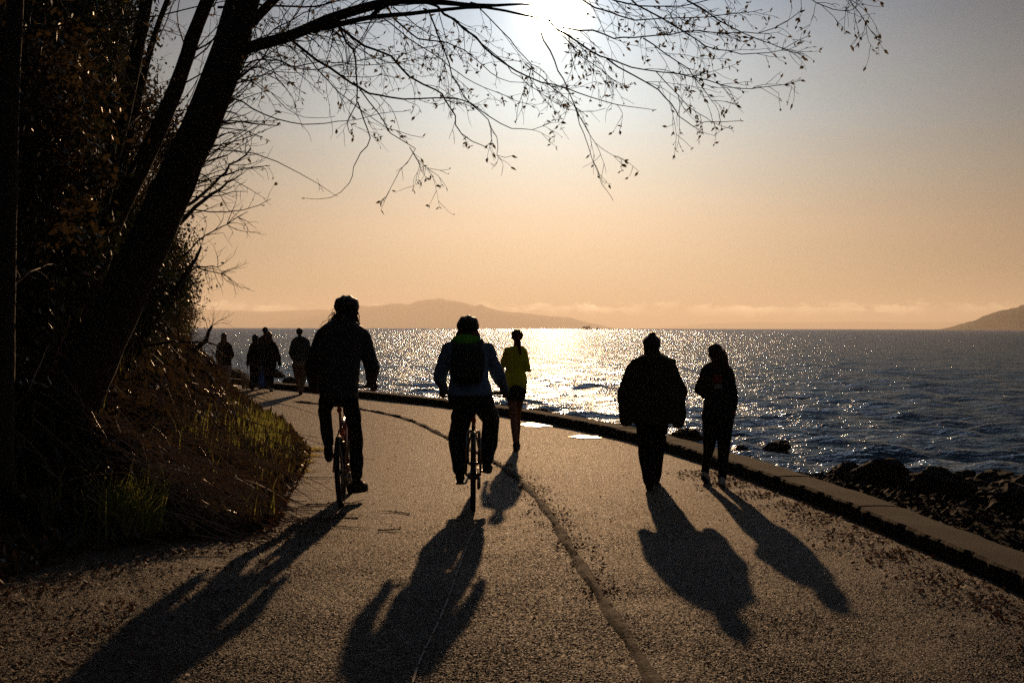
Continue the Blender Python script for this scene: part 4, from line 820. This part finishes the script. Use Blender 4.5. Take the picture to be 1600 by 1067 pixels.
# small white dog walking away, head turned left
def dog():
    c = G(384, 607.5); mb = MB(); q = lambda x, y, z: c + Vector((x, y, z))
    mb.loft([(q(.02, -.14, .20), .07, .05), (q(.02, -.14, .22), .09, .1), (q(.02, -.05, .26), .09, .16), (q(.01, .02, .31), .085, .13), (q(0, .04, .34), .05, .06)])
    mb.rc(q(0, .12, .24), q(0, -.12, .25), .095, .085); mb.rc(q(-.01, .14, .27), q(-.06, .2, .36), .06, .055); mb.ell(q(-.07, .22, .38), (.068, .07, .062)); mb.rc(q(-.1, .22, .37), q(-.155, .22, .355), .034, .022)
    for s in (-1, 1):
        mb.chain([q(s * .05, .13, .22), q(s * .055, .13, .12), q(s * .055, .14 + s * .03, .03)], [.045, .03, .026]); mb.rc(q(s * .055, .14 + s * .03, .022), q(s * .055, .165 + s * .03, .02), .024, .018)
        mb.chain([q(s * .055, -.10, .22), q(s * .06, -.06, .14), q(s * .06, -.14, .09), q(s * .06, -.13 - s * .02, .025)], [.06, .042, .028, .025]); mb.rc(q(s * .06, -.13 - s * .02, .02), q(s * .06, -.1 - s * .02, .018), .023, .018)
        mb.chain([q(-.07, .22 + s * .06, .41), q(-.07, .22 + s * .085, .35)], [.022, .026])
    mb.chain([q(.0, -.17, .27), q(.03, -.23, .33), q(.02, -.2, .38)], [.03, .034, .022])
    o = fuse('dog', mb, M['fur'], None, c, .009, 2, wrinkle(.008, 4, 5)); tag(o, 'small fluffy white dog walking on the path at the feet of the far group', 'dog')
    mb = MB(); mb.tube([q(-.02 + .065 * math.cos(a), .155 + .065 * math.sin(a), .3 + .02 * math.cos(a)) for a in np.linspace(0, 6.28, 17)], .008, 5); cl_ = mb.build('collar', M['black'], o)
    mb = MB(); mb.ell(q(-.175, .22, .36), (.01, .01, .009)); mb.build('nose', M['black'], o)
    mb = MB(); h_ = P(387, 573, 38.95); a = q(-.0, .14, .34); mb.tube([a.lerp(h_, t) - UP * .12 * math.sin(t * 3.14) for t in np.linspace(0, 1, 9)], .005, 5); tag(mb.build('leash', M['black']), 'thin dark leash running from the white dog up to the walker\'s hand', 'leash')
dog()
#@@PART3
# ------------------------------------------------------------------ trees
def curve3(px, d0, d1=None, step=.12, jit=0, g=random):
    """px: [(x, y), ...] seen from the path, spread from d0 to d1 metres out -> smooth 3-D line"""
    n = len(px); d1 = d0 if d1 is None else d1
    pts = [np.array(P(x, y, d0 + (d1 - d0) * i / max(1, n - 1))) for i, (x, y) in enumerate(px)]
    out = []
    for i in range(n - 1):
        a, b, c, e = pts[max(i - 1, 0)], pts[i], pts[i + 1], pts[min(i + 2, n - 1)]; k = max(2, int(np.linalg.norm(c - b) / step))
        for j in range(k):
            t = j / k; out.append(.5 * ((2 * b) + (-a + c) * t + (2 * a - 5 * b + 4 * c - e) * t * t + (-a + 3 * b - 3 * c + e) * t**3))
    out.append(pts[-1]); out = np.array(out)
    if jit: out[1:-1] += np.array([[g.gauss(0, jit) for _ in range(3)] for _ in range(len(out) - 2)])
    return out
class Twigs:
    def __init__(s, seed): s.w = MB(); s.lf = []; s.g = random.Random(seed); s.np = np.random.default_rng(seed)
    def leaf(s, p, sz, dr=None):
        g = s.np; u = g.normal(size=3) + (np.array([0, 0, .3]) if dr is None else dr * 1.4); u /= np.linalg.norm(u); w = np.cross(u, g.normal(size=3)); w /= np.linalg.norm(w) + 1e-9; w *= sz * .24; u = u * sz * 1.15
        s.lf.append([p, p + u * .45 + w, p + u, p + u * .45 - w])
    def bud(s, p, dr, k=3, sz=.032):
        for _ in range(k): s.leaf(p, sz * s.g.choice((.4, .6, .9, 1.3, 1.6)), dr)
    def shoot(s, p, d, L, r, lvl, leafy=1.0, droop=.25):
        g = s.np; n = 6 if lvl == 1 else 4; pts = [p]; v = d / (np.linalg.norm(d) + 1e-9); bend = g.normal(size=3) * .22
        for i in range(n): v = v + bend * .35 + g.normal(size=3) * .13 + np.array([0, 0, -droop * .28]); v /= np.linalg.norm(v); pts.append(pts[-1] + v * L / n)
        s.w.tube(pts, 1.15 * np.linspace(r, max(.0012, r * .35), n + 1), 4 if lvl == 1 else 3, False)
        if lvl == 1:
            q = 0
            while q < L:
                q += g.uniform(.06, .16)
                if q >= L: break
                i = min(n - 1, int(q / L * n)); t = q / L * n - i; c = pts[i] * (1 - t) + pts[i + 1] * t; dv = pts[i + 1] - pts[i]; dv /= np.linalg.norm(dv)
                sd = g.normal(size=3); sd -= dv * sd.dot(dv); sd /= np.linalg.norm(sd); s.shoot(c, dv * .8 + sd * .8, g.uniform(.04, .20), .0022, 2, leafy, droop)
        if g.random() < leafy * .75: s.bud(pts[-1], v, g.integers(2, 5))
        if lvl == 2 and g.random() < leafy * .35: s.bud(pts[2], v, 2, .026)
    def branch(s, pts, r0, r1, dens=1.0, leafy=1.0, Ls=(.2, .7), start=.1, droop=.25, down=.25):
        n = len(pts); s.w.tube(pts, 1.15 * (r0 + (r1 - r0) * np.linspace(0, 1, n) ** .8), 6); g = s.np; L = np.linalg.norm(np.diff(pts, axis=0), axis=1).sum(); q = L * start; dv = pts[-1] - pts[-2]
        while q < L:
            q += g.exponential(.16 / dens); i = int(q / L * (n - 1))
            if i >= n - 1: break
            dv = pts[i + 1] - pts[i]; dv /= np.linalg.norm(dv); sd = g.normal(size=3) + np.array([0, 0, -down]); sd -= dv * sd.dot(dv); sd /= np.linalg.norm(sd)
            s.shoot(pts[i], dv + sd * g.uniform(.4, .9), g.uniform(*Ls) * (1.15 - .85 * q / L), max(.0022, (r0 + (r1 - r0) * q / L) * .35) if r0 < .03 else .005, 1, leafy, droop)
        s.bud(pts[-1], dv, 3)
    def done(s, par, lm):
        c = s.w.build('twigs', M['twig'], par)
        if s.lf: mb = MB(); mb.quads(np.array(s.lf)); mb.build('young_leaves', lm, par, smooth=False)
def trunk(px, d, rpx, name, label, group=None, part='trunk', down=True, m=None, ns=16):
    pts = curve3(px, d, step=.25); n = len(pts); r = np.interp(np.linspace(0, 1, n), np.linspace(0, 1, len(rpx)), rpx) / FPX * d
    bot = pts[-1].copy(); gz = hz(bot[0], bot[1])
    if down:
        dv = pts[-1] - pts[-3]; dv /= np.linalg.norm(dv); dv[2] = min(dv[2], -.6); e_ = []
        p = bot.copy()
        while p[2] > hz(p[0], p[1]) - .3 and len(e_) < 40: p = p + dv * .2; e_.append(p.copy())
        if e_: pts = np.concatenate([pts, e_]); r = np.concatenate([r, r[-1] * np.linspace(1, 1.35, len(e_))])
    base = Vector(pts[-1]); base.z = max(hz(base.x, base.y), base.z); root = empty(name, base); tag(root, label, 'tree', group)
    mb = MB(); mb.tube(pts, r, ns); o = mb.build(part, m or M['bark'], root)
    me = o.data; g = np.array([v.co for v in me.vertices]); w = .5 * np.sin(g[:, 0] * 31 + g[:, 2] * 3) * np.sin(g[:, 1] * 27 - g[:, 2] * 4) + .5 * np.sin(g[:, 2] * 9 + g[:, 0] * 14)
    no = np.array([v.normal for v in me.vertices]); g = g + no * (w * .03 * np.median(r))[:, None] * 2; me.vertices.foreach_set('co', g.astype(np.float32).ravel()); return root, pts, r
# the big leaning tree whose limb reaches out over the path
T1, tp_, tr_ = trunk([(500, -620), (470, -420), (432, -200), (400, -60), (380, 0), (358, 77), (326, 168), (290, 248), (258, 322), (223, 399), (178, 492), (143, 567), (110, 640), (82, 715)], 13, [7, 12, 17, 21, 22, 24, 26, 28, 30, 32, 35, 38, 42, 48], 'leaning_tree', 'thick dark tree leaning right over the path, its long budding limb crossing under the sun')
mb = MB()
mb.tube(curve3([(366, 90), (388, 75), (452, 57), (520, 28), (587, 8), (625, 1), (665, 2), (700, 5), (731, 8), (775, 9), (815, 7), (860, 12)], 13, 12.4), np.interp(np.linspace(0, 1, 64), [0, .08, .45, .7, 1], [.065, .052, .036, .020, .008])[:1].repeat(1) if False else np.interp(np.linspace(0, 1, len(curve3([(366, 90), (388, 75), (452, 57), (520, 28), (587, 8), (625, 1), (665, 2), (700, 5), (731, 8), (775, 9), (815, 7), (860, 12)], 13, 12.4))), [0, .08, .45, .7, 1], [.07, .055, .042, .022, .004]), 10)
mb.build('limb', M['bark'], T1)
c_ = curve3([(490, 48), (504, 43), (540, 36), (581, 27), (640, 22), (700, 15), (758, 12), (819, 24), (860, 32)], 13, 12.6); mb = MB(); mb.tube(c_, np.linspace(.034, .006, len(c_)), 8); mb.build('limb', M['bark'], T1)
c_ = curve3([(578, 29), (592, 15), (612, 4), (640, -20), (700, -45)], 13, 12.2); mb = MB(); mb.tube(c_, np.linspace(.022, .014, len(c_)), 8); mb.build('limb', M['bark'], T1)
c_ = curve3([(372, 60), (420, 8), (475, -40), (560, -90)], 13, 13.6); mb = MB(); mb.tube(c_, np.linspace(.05, .03, len(c_)), 8); mb.build('limb', M['bark'], T1)
def high_limb(px, a, b, r0, r1):
    c_ = curve3(px, a, b); mb = MB(); mb.tube(c_, np.linspace(r0, r1, len(c_)), 8); mb.build('limb', M['bark'], T1)
high_limb([(405, -80), (520, -125), (700, -95), (860, -30), (960, -30), (1040, -34), (1150, -45), (1200, -50), (1300, -47)], 13, 11.6, .045, .008)
high_limb([(440, -240), (560, -330), (760, -380), (960, -400)], 13, 12.5, .04, .01)
high_limb([(470, -420), (400, -560), (300, -700)], 13, 14, .04, .012)
TW = Twigs(11)
BR = [  # traced boughs: points, far/near distance, thick and thin radius, twig density, leafiness
 ([(529, 42), (569, 71), (610, 88), (640, 120), (681, 142), (697, 155), (708, 182), (721, 209), (755, 228)], 13, 12.2, .013, .003, 1.1, .8),
 ([(454, 62), (495, 94), (535, 121), (562, 138), (593, 148), (630, 155), (674, 154), (718, 155), (765, 182), (799, 201), (832, 202), (876, 186)], 13, 13.8, .012, .002, 1.1, .9),
 ([(529, 42), (542, 67), (556, 94), (556, 135), (559, 162), (546, 182), (542, 200), (552, 214)], 13, 12.6, .010, .002, .5, .3),
 ([(559, 160), (569, 189), (579, 216), (562, 240), (552, 263), (546, 287), (515, 310), (478, 310)], 12.8, 12.3, .006, .0016, .25, .6),
 ([(552, 128), (589, 175), (610, 206), (647, 236), (623, 267), (610, 297), (596, 314)], 13.1, 12.6, .006, .0016, .35, .7),
 ([(640, 230), (667, 263), (701, 265)], 12.9, 13.1, .003, .0015, 1.2, 1),
 ([(600, 8), (616, 30), (654, 61), (697, 67), (738, 88), (768, 115), (795, 127), (830, 131)], 13, 14.2, .009, .002, 1.2, .9),
 ([(670, 6), (684, 13), (724, 44), (758, 74), (789, 101), (826, 120), (866, 133), (904, 145), (944, 159), (985, 167), (1022, 172)], 12.9, 12.1, .012, .002, .8, .7),
 ([(662, 14), (670, 20), (687, 61), (701, 98), (714, 135), (735, 162), (762, 186), (775, 216), (778, 243), (799, 244)], 12.8, 11.9, .008, .0018, .8, .8),
 ([(850, 15), (880, 44), (927, 49), (958, 59), (992, 61), (1049, 52), (1113, 51), (1184, 52), (1228, 34), (1248, 20)], 12.4, 12.0, .0075, .0025, 1.5, 1),
 ([(856, 30), (873, 49), (921, 79), (954, 94), (1005, 108), (1056, 116), (1103, 125), (1150, 138), (1197, 137), (1250, 126)], 12.5, 11.6, .0085, .0022, 1.0, 1),
 ([(948, 92), (988, 118), (1029, 140), (1049, 162), (1062, 182), (1083, 199), (1103, 192), (1157, 189)], 12.2, 11.6, .007, .002, .9, 1),
 ([(1024, 111), (1059, 148), (1093, 179), (1110, 192), (1143, 202)], 11.9, 11.6, .004, .0018, .9, 1),
 ([(1005, 60), (1039, 84), (1076, 108), (1096, 135), (1113, 155), (1150, 164)], 12.1, 11.8, .006, .0018, 1.1, 1),
 ([(960, -25), (995, 7), (1035, 30), (1069, 51), (1103, 71), (1137, 81), (1181, 84), (1221, 79), (1262, 57)], 12.25, 12.0, .008, .002, 1.5, 1),
 ([(1040, -32), (1076, 0), (1103, 20), (1140, 42), (1184, 61), (1228, 78), (1258, 91)], 12.1, 12.3, .008, .002, 1.5, 1),
 ([(845, 50), (860, 81), (880, 125), (897, 162), (911, 209), (927, 250), (941, 287), (956, 309)], 12.6, 11.8, .007, .0016, .6, .9),
 ([(897, 162), (921, 209), (941, 233), (975, 251)], 12.3, 12.5, .003, .0015, .9, 1),
 ([(820, 100), (860, 133), (882, 152), (897, 166), (915, 180)], 12.9, 12.6, .005, .002, 1.2, 1),
 ([(1200, -50), (1265, -3), (1285, 7), (1319, 19), (1335, 12), (1345, -12)], 11.8, 11.4, .005, .002, 1.6, 1),
 ([(1300, -45), (1326, -2), (1343, 20), (1360, 47), (1376, 64)], 11.6, 11.3, .005, .002, 1.4, 1),
 ([(735, 4), (751, 13), (782, 47), (809, 78), (829, 101), (822, 135), (809, 169), (806, 192)], 13.4, 13.8, .006, .0016, .8, .8),
 ([(350, 150), (380, 159), (411, 179), (454, 192), (495, 194), (542, 189), (596, 179), (640, 172)], 13.3, 14.2, .007, .002, .35, .3),
 ([(385, 120), (424, 145), (448, 169), (475, 184), (522, 182)], 13.4, 12.8, .004, .0018, .25, .5),
 ([(405, 80), (425, 110), (441, 130), (457, 153), (464, 175)], 13.2, 12.4, .006, .002, .3, .2),
 ([(470, 80), (497, 108), (520, 135), (542, 155), (575, 180), (620, 205), (660, 215)], 13.6, 14.4, .006, .002, .8, .7),
 ([(430, 62), (445, 100), (500, 98), (560, 95), (640, 82), (720, 60)], 14, 15, .006, .002, .9, .6),
 ([(375, 100), (420, 92), (480, 110), (530, 102), (590, 100), (660, 92), (730, 84)], 13.6, 14.6, .007, .002, 1.0, .6),
 ([(600, 30), (640, 60), (690, 95), (740, 130), (790, 150), (830, 165)], 13.8, 14.6, .006, .002, 1.1, .9),
 ([(690, 20), (740, 55), (800, 110), (850, 150), (905, 175), (945, 170)], 13.8, 13.2, .006, .002, 1.2, 1),
 ([(880, -20), (930, 12), (990, 30), (1060, 28), (1130, 25), (1190, 15)], 12.3, 12.5, .008, .002, 1.7, 1),
 ([(900, -28), (960, 0), (1040, 10), (1110, 2), (1170, -5), (1215, -12)], 12.3, 12.1, .008, .002, 1.7, 1),
 ([(865, 40), (900, 80), (940, 110), (975, 135), (990, 130)], 13.0, 13.4, .005, .002, 1.4, 1),
 ([(340, 12), (400, 8), (475, 11), (531, 2), (600, -15)], 14.5, 15, .012, .006, .8, .3),
 ([(360, 130), (400, 100), (440, 55), (470, 10), (490, -20)], 13.6, 14.5, .008, .004, 1.2, .3),
 ([(400, 70), (440, 40), (500, 10), (560, -15)], 13.8, 14.8, .007, .003, 1.4, .3),
]
for px, a, b, r0, r1, dn, lf in BR: TW.branch(curve3(px, a, b, .10, .006, TW.g), r0, r1, dn, lf)
for k in range(60):                                    # whippy shoots out of limb and trunk
    i = TW.g.randrange(0, 26); x = 385 + i * 9 + TW.g.uniform(-5, 5); y = 75 - i * 2.6 + TW.g.uniform(-6, 6); p = np.array(P(x, y, 13 + TW.g.uniform(-.1, .4)))
    d = np.array([TW.g.uniform(-.2, 1), TW.g.gauss(0, .7), TW.g.uniform(-.8, .9)]); TW.shoot(p, d, TW.g.uniform(.4, 1.0), .005, 1, .25, .2)
for k in range(70):
    t = TW.g.uniform(0, 1); x = 392 - 120 * t; y = 60 + 290 * t; p = np.array(P(x, y, 13.1)); d = np.array([TW.g.uniform(.3, 1), TW.g.gauss(0, .6), TW.g.uniform(-.1, 1.3)]); TW.shoot(p, d, TW.g.uniform(.3, .9), .006, 1, .35, .1)
TW.done(T1, M['bud'])
# slimmer trees behind
TR = [([(345, -60), (333, -20), (318, 15), (300, 62), (285, 110), (262, 170), (235, 230), (205, 290), (175, 350), (150, 420), (125, 500)], 15.5, [10, 12, 15, 20], 'slim dark tree leaning parallel just left of the thick one'),
      ([(240, -60), (233, -20), (222, 40), (208, 110), (193, 180), (175, 250), (160, 310), (140, 400), (120, 480), (95, 600)], 17, [9, 11, 13, 16], 'thin slightly leaning tree, third from the thick leaning one'),
      ([(290, -60), (262, 0), (240, 60), (222, 130), (205, 200), (190, 270), (170, 360), (150, 450)], 19, [4, 6, 8], 'spindly sapling stem between the two slim trees'),
      ([(135, -60), (124, 0), (108, 120), (92, 250), (80, 400), (70, 560)], 15, [12, 14, 18], 'upright dark trunk deep in the thicket at the left'),
      ([(30, -60), (25, 0), (16, 150), (12, 300), (5, 500), (0, 650)], 11.5, [14, 16, 22], 'dark trunk at the left border of the picture'),
      ([(180, -60), (170, 20), (150, 160), (140, 300), (120, 430), (112, 560)], 21, [8, 10, 12], 'far thin trunk half lost in the dark thicket')]
TR = [([(2 * px[0][0] - px[1][0] + 3 * (px[0][0] - px[1][0]), -420), (2 * px[0][0] - px[1][0], -200)] + px, d, [r[0] * .4, r[0] * .7] + r, lb) for px, d, r, lb in TR]
for i, (px, d, r, lb) in enumerate(TR):
    root, pts, rr = trunk(px, d, r, 'bare_tree', lb, 'bare trees in the thicket')
    t = Twigs(50 + i)
    for k in range(int(26 if i < 3 else 14)):
        j = t.g.randrange(0, int(len(pts) * .75)); d_ = np.array([t.g.uniform(-.5, 1), t.g.gauss(0, .6), t.g.uniform(-.1, 1)])
        v = d_ / np.linalg.norm(d_); q = [pts[j]]; L_ = t.g.uniform(.8, 2.4)
        for _ in range(8): v = v + t.np.normal(size=3) * .14 + np.array([0, 0, .02]); v /= np.linalg.norm(v); q.append(q[-1] + v * L_ / 8)
        t.branch(np.array(q), .010, .002, .7, .15, (.2, .6), .15, .1, 0)
    t.done(root, M['bud'])
# broken dead boughs sticking out of the thicket towards the sea
for (px, d, r, lb) in (([(268, 335), (300, 318), (330, 290), (352, 268), (371, 252), (392, 232)], 14, .020, 'dead bough pointing up to the right, uppermost of the broken ones beside the thick trunk'),
                       ([(280, 350), (305, 325), (330, 305), (348, 293), (365, 281)], 14.5, .026, 'stubby thick dead bough with a blunt end beside the thick trunk'),
                       ([(285, 400), (310, 378), (335, 362), (355, 350), (387, 331)], 15, .010, 'thin dead bough reaching furthest right below the stubby one'),
                       ([(270, 460), (290, 430), (305, 405), (314, 385)], 16, .035, 'short upright broken stem rising from the bank'),
                       ([(285, 432), (305, 420), (330, 424), (357, 433)], 16.5, .012, 'thin dead bough drooping over the horizon at its tip'),
                       ([(270, 425), (295, 418), (320, 416), (340, 418)], 16.8, .012, 'level dead bough just above the drooping one'),
                       ([(290, 560), (305, 545), (322, 530), (331, 510)], 22, .06, 'splintered grey stump top at the edge of the bank'),
                       ([(225, 541), (262, 535), (300, 534), (345, 542)], 15.5, .022, 'sunlit broken log lying level across the bank')):
    c_ = curve3(px, d, d + .4, .12, .008); mb = MB(); mb.tube(c_, np.linspace(r, r * .35, len(c_)), 7); root = empty('dead_branch', c_[0]); tag(root, lb, 'branch'); mb.build('bough', M['bark'], root)
    t = Twigs(int(px[0][0])); n_ = 0
    for k in range(9): j = t.g.randrange(len(c_) // 3, len(c_)); v = c_[min(j, len(c_) - 2) + 1] - c_[min(j, len(c_) - 2)]; t.shoot(c_[j], v / np.linalg.norm(v) + t.np.normal(size=3) * .6, t.g.uniform(.15, .45), .004, 1, .12, 0)
    t.w.build('twigs', M['twig'], root)
# ------------------------------------------------------------------ thicket: individual shrubs and leafy trees on the bluff
def shrub_parts(seed, rx, rz, n, leafsz, nst, clump=70, spread=.22):
    g = np.random.default_rng(seed); c = g.normal(size=(clump, 3)); c /= np.linalg.norm(c, axis=1)[:, None]; c *= (g.uniform(.25, 1, clump) ** .45)[:, None]
    c = c * np.array([rx, rx, rz * .5]) + np.array([0, 0, rz * .52]); k = g.integers(0, clump, n); p = c[k] + g.normal(0, spread, (n, 3)) * g.uniform(.4, 1.1, (clump, 1))[k]
    u = g.normal(size=(n, 3)); u /= np.linalg.norm(u, axis=1)[:, None]; w = np.cross(u, g.normal(size=(n, 3))); w /= np.linalg.norm(w, axis=1)[:, None]; s = g.uniform(.5, 1.3, n)[:, None] * leafsz
    lf = MB(); lf.quads(np.stack([p - u * s * .7, p + w * s * .35, p + u * s * .7, p - w * s * .35], 1)); st = MB()
    for i in range(nst):
        q = c[g.integers(0, clump)] * 1.12; a = np.array([g.normal(0, .12), g.normal(0, .12), -.2]); m_ = (a + q) / 2 + g.normal(0, .1, 3) * np.array([1, 1, 0]); st.tube([a, a * .4 + m_ * .6, m_, m_ * .4 + q * .6 + g.normal(0, .05, 3), q], [.022, .016, .012, .008, .003], 4)
    return lf, st
PR = []
for i, (rx, rz, n, ls, ns_, m, nm) in enumerate(((1.1, 2.0, 9000, .055, 40, 'leafdark', 'bush'), (1.5, 3.4, 13000, .06, 50, 'ivy', 'bush'), (1.5, 5.5, 17000, .065, 50, 'leafdark', 'ivy_clad_tree'), (.8, 1.2, 6000, .045, 45, 'ivy', 'bush'), (1.0, 1.7, 7000, .05, 60, 'leaf', 'bush'))):
    lf, st = shrub_parts(90 + i, rx, rz, n, ls, ns_, 60 + 20 * i if rz < 5 else 160, .20 if rz < 5 else .3); root = empty(nm, (0, 0, 0)); a = lf.build('crown', M[m], root, smooth=False); b = st.build('stems' if nm == 'bush' else 'trunk', M['bark'], root); PR.append((root, [a, b], [False]))
LBS = ['dense dark evergreen bush on the bluff at the left', 'tall brown leafed bush in the dark thicket at the left', 'tall ivy clad tree filling the dark upper left', 'low brown bramble bush on the bank edge', 'loose green leaved bush on the bank']
GRS = ['evergreen bushes on the bluff', 'tall brown bushes in the thicket', 'ivy clad trees in the thicket', 'low bramble bushes on the bank', 'loose green bushes on the bank']
def plant(k, x, y, s, zs=1.0, label=None):
    root, ch, used = PR[k]
    if used[0]: r = root.copy(); COL.objects.link(r); cs = [c.copy() for c in ch]; [COL.objects.link(c) for c in cs]; [setattr(c, 'parent', r) for c in cs]
    else: r = root; used[0] = True
    r.location = (x, y, hz(x, y) - .1 * s); r.scale = (s, s, s * zs); r.rotation_euler = (random.uniform(-.12, .12), random.uniform(-.12, .12), random.uniform(0, 6.28)); tag(r, label or LBS[k], r.name.split('.')[0].replace('_', ' ').replace('ivy clad tree', 'tree'), GRS[k])
R3 = random.Random(5)
for d, xs, ks in ((13.5, (-60, 20), (1, 0)), (15.5, (-40, 60, 120), (2, 1)), (18, (-30, 40, 110, 165), (2, 0, 2)), (21, (-20, 50, 120, 180, 215), (2, 1, 2)), (25, (0, 60, 120, 175, 215), (2, 2, 0)), (30, (20, 90, 150, 200, 232), (2, 2, 1)), (36, (60, 130, 190, 235), (2,))):
    for x in xs:
        k = R3.choice(ks); s_ = R3.uniform(.85, 1.2); x = min(x, 236 - (1.1, 1.5, 1.5, .8, 1.0)[k] * 1.18 * s_ * FPX / d + R3.uniform(-14, 10)); plant(k, (x - 800) / FPX * d, d + R3.uniform(-.6, .6), s_, R3.uniform(.9, 1.2))
for x, y, k, s in ((270, 20, 0, .8), (285, 22, 3, .9), (262, 23, 1, .75), (295, 24.5, 3, .85), (278, 26, 0, .8), (305, 27, 3, .7), (288, 29, 1, .75), (315, 30, 3, .8), (300, 32.5, 0, .8), (270, 33, 1, 1), (325, 31.5, 3, .62), (322, 25.5, 3, .55), (340, 29, 3, .5), (228, 19.5, 1, .9), (310, 22.5, 3, .5), (335, 27.5, 4, .42), (200, 17, 0, .9)):
    x = min(x, (280 if y < 20 else 284 if y < 26 else 286) - (1.1, 1.5, 1.5, .8, 1.0)[k] * .95 * s * FPX / y + 12); plant(k, (x - 800) / FPX * y, y, s)
# ------------------------------------------------------------------ ground cover of the bank
def bank(t0, t1, y0=8.5, y1=34, pw=1.0):
    def f(g, n):
        L_ = BS[(BS[:, 1] > y0) & (BS[:, 1] < y1)]; i = g.integers(0, len(L_) - 1, n); p = L_[i] + (L_[i + 1] - L_[i]) * g.uniform(0, 1, n)[:, None]; dd = L_[i + 1] - L_[i]; dd /= np.linalg.norm(dd, axis=1)[:, None]
        t = t0 + (t1 - t0) * g.uniform(0, 1, n) ** pw; x = p[:, 0] - dd[:, 1] * t; y = p[:, 1] + dd[:, 0] * t; k = -sdist(x, y, BS) > -.12; return x[k], y[k], np.maximum(height(x[k], y[k]), 0)
    return f
scatter('ground_ivy', 60000, bank(0, 5.5, pw=1.3), (.03, .075), M['ivy'], .03, .9, seed=21)
scatter('ground_ivy', 16000, bank(-.1, 1.6), (.02, .05), M['litter'], .015, .7, seed=22)
def blades(name, n, area, hgt, wid, m, lean, seed, clump=1, bend=.5, cl=.05):
    g = np.random.default_rng(seed); x, y, z = area(g, n); x = np.repeat(x, clump) ; y = np.repeat(y, clump); z = np.repeat(z, clump); k = len(x); x = x + g.normal(0, cl, k); y = y + g.normal(0, cl, k)
    a = g.uniform(0, 6.28, k); h = g.uniform(hgt[0], hgt[1], k); dr = np.stack([np.cos(a), np.sin(a), 0 * a], -1) * g.uniform(.1, bend, k)[:, None] + np.array(lean); b = np.stack([x, y, z - .01], -1)
    w = np.stack([-np.sin(a), np.cos(a), 0 * a], -1) * wid; mb = MB(); pr = None; up = np.array([0, 0, 1.])
    N_ = 4; L0 = []; R0 = []
    for i in range(N_ + 1):
        t = i / N_; c = b + (up * (t - .35 * np.linalg.norm(dr, axis=1)[:, None] * t * t) + dr * t * t) * h[:, None]; ww = w * (1 - t * .92); L0.append(c - ww); R0.append(c + ww)
    for i in range(N_): mb.quads(np.stack([L0[i], R0[i], R0[i + 1], L0[i + 1]], 1))
    return tag(mb.build(name, m), kind='stuff')
def at_px(cx, cy, sx, sy, extra=0):
    def f(g, n):
        o = []
        for _ in range(n):
            for _t in range(30):
                px = g.normal(cx, sx); py = g.normal(cy, sy); r = ray(px, py); ok = False; d = 7.
                while d < 42:
                    p = Vector((0, 0, CAMH)) + r * (d / r.y)
                    if p.z < hz_fast(p.x, p.y): ok = True; break
                    d += .12
                if ok and -float(sdist(np.array([p.x]), np.array([p.y]), BS)[0]) > .0: o.append((p.x, p.y, p.z)); break
        o = np.array(o); return o[:, 0], o[:, 1], o[:, 2]
    return f
HG_X = np.arange(-16, 1, .15); HG_Y = np.arange(6, 44, .15); hx_, hy_ = np.meshgrid(HG_X, HG_Y); HG = height(hx_, hy_)
def hz_fast(x, y):
    i = int((x + 16) / .15); j = int((y - 6) / .15); return HG[j, i] if 0 <= i < HG.shape[1] and 0 <= j < HG.shape[0] else -9
blades('grass', 80, at_px(200, 826, 28, 18), (.22, .50), .0075, M['grass'], (.15, -.1, 0), 31, 6, .7)
blades('grass', 30, at_px(100, 790, 50, 25), (.12, .35), .005, M['grass'], (.1, -.1, 0), 32, 4, .7)
blades('grass', 34, at_px(255, 842, 30, 8), (.10, .24), .005, M['grass'], (.2, -.1, 0), 33, 5, .8)
blades('grass', 90, at_px(408, 668, 30, 16), (.06, .16), .006, M['grass'], (.1, 0, 0), 34, 9, .6, .1)
blades('grass', 60, at_px(425, 706, 28, 24), (.07, .18), .006, M['grass'], (.1, 0, 0), 35, 7, .6, .1)
blades('grass', 26, at_px(340, 690, 50, 25), (.15, .35), .006, M['grass'], (.1, 0, 0), 36, 5, .7, .1)
blades('grass', 45, bank(0, 3.2, 10, 24), (.12, .35), .006, M['grass'], (.1, 0, 0), 37, 4, .7, .1)
def canes(n, area, seed, Lr=(.5, 1.5), dirv=(.8, -.25, -.35)):
    g = np.random.default_rng(seed); x, y, z = area(g, n); mb = MB()
    for i in range(len(x)):
        p = np.array([x[i], y[i], z[i] + g.uniform(.05, .28)]); v = np.array(dirv) + g.normal(0, .28, 3); L_ = g.uniform(*Lr); pts = [p]
        for _ in range(6): v = v / np.linalg.norm(v) + np.array([0, 0, -.07]) + g.normal(0, .07, 3); q = pts[-1] + v / np.linalg.norm(v) * L_ / 6; q[2] = max(q[2], max(hz_fast(q[0], q[1]), 0) + .02); pts.append(q)
        mb.tube(pts, np.linspace(.006, .002, 7) * g.uniform(.6, 1.3), 4, False)
    return tag(mb.build('dry_canes', M['straw'], None), kind='stuff')
canes(240, at_px(270, 745, 75, 50), 41); canes(150, at_px(330, 790, 60, 28), 42, (.2, .7)); canes(120, at_px(240, 640, 90, 60), 43, (.5, 1.4)); canes(130, bank(.7, 4, 10, 24), 44, (.3, 1.1), (.1, -.2, .5))
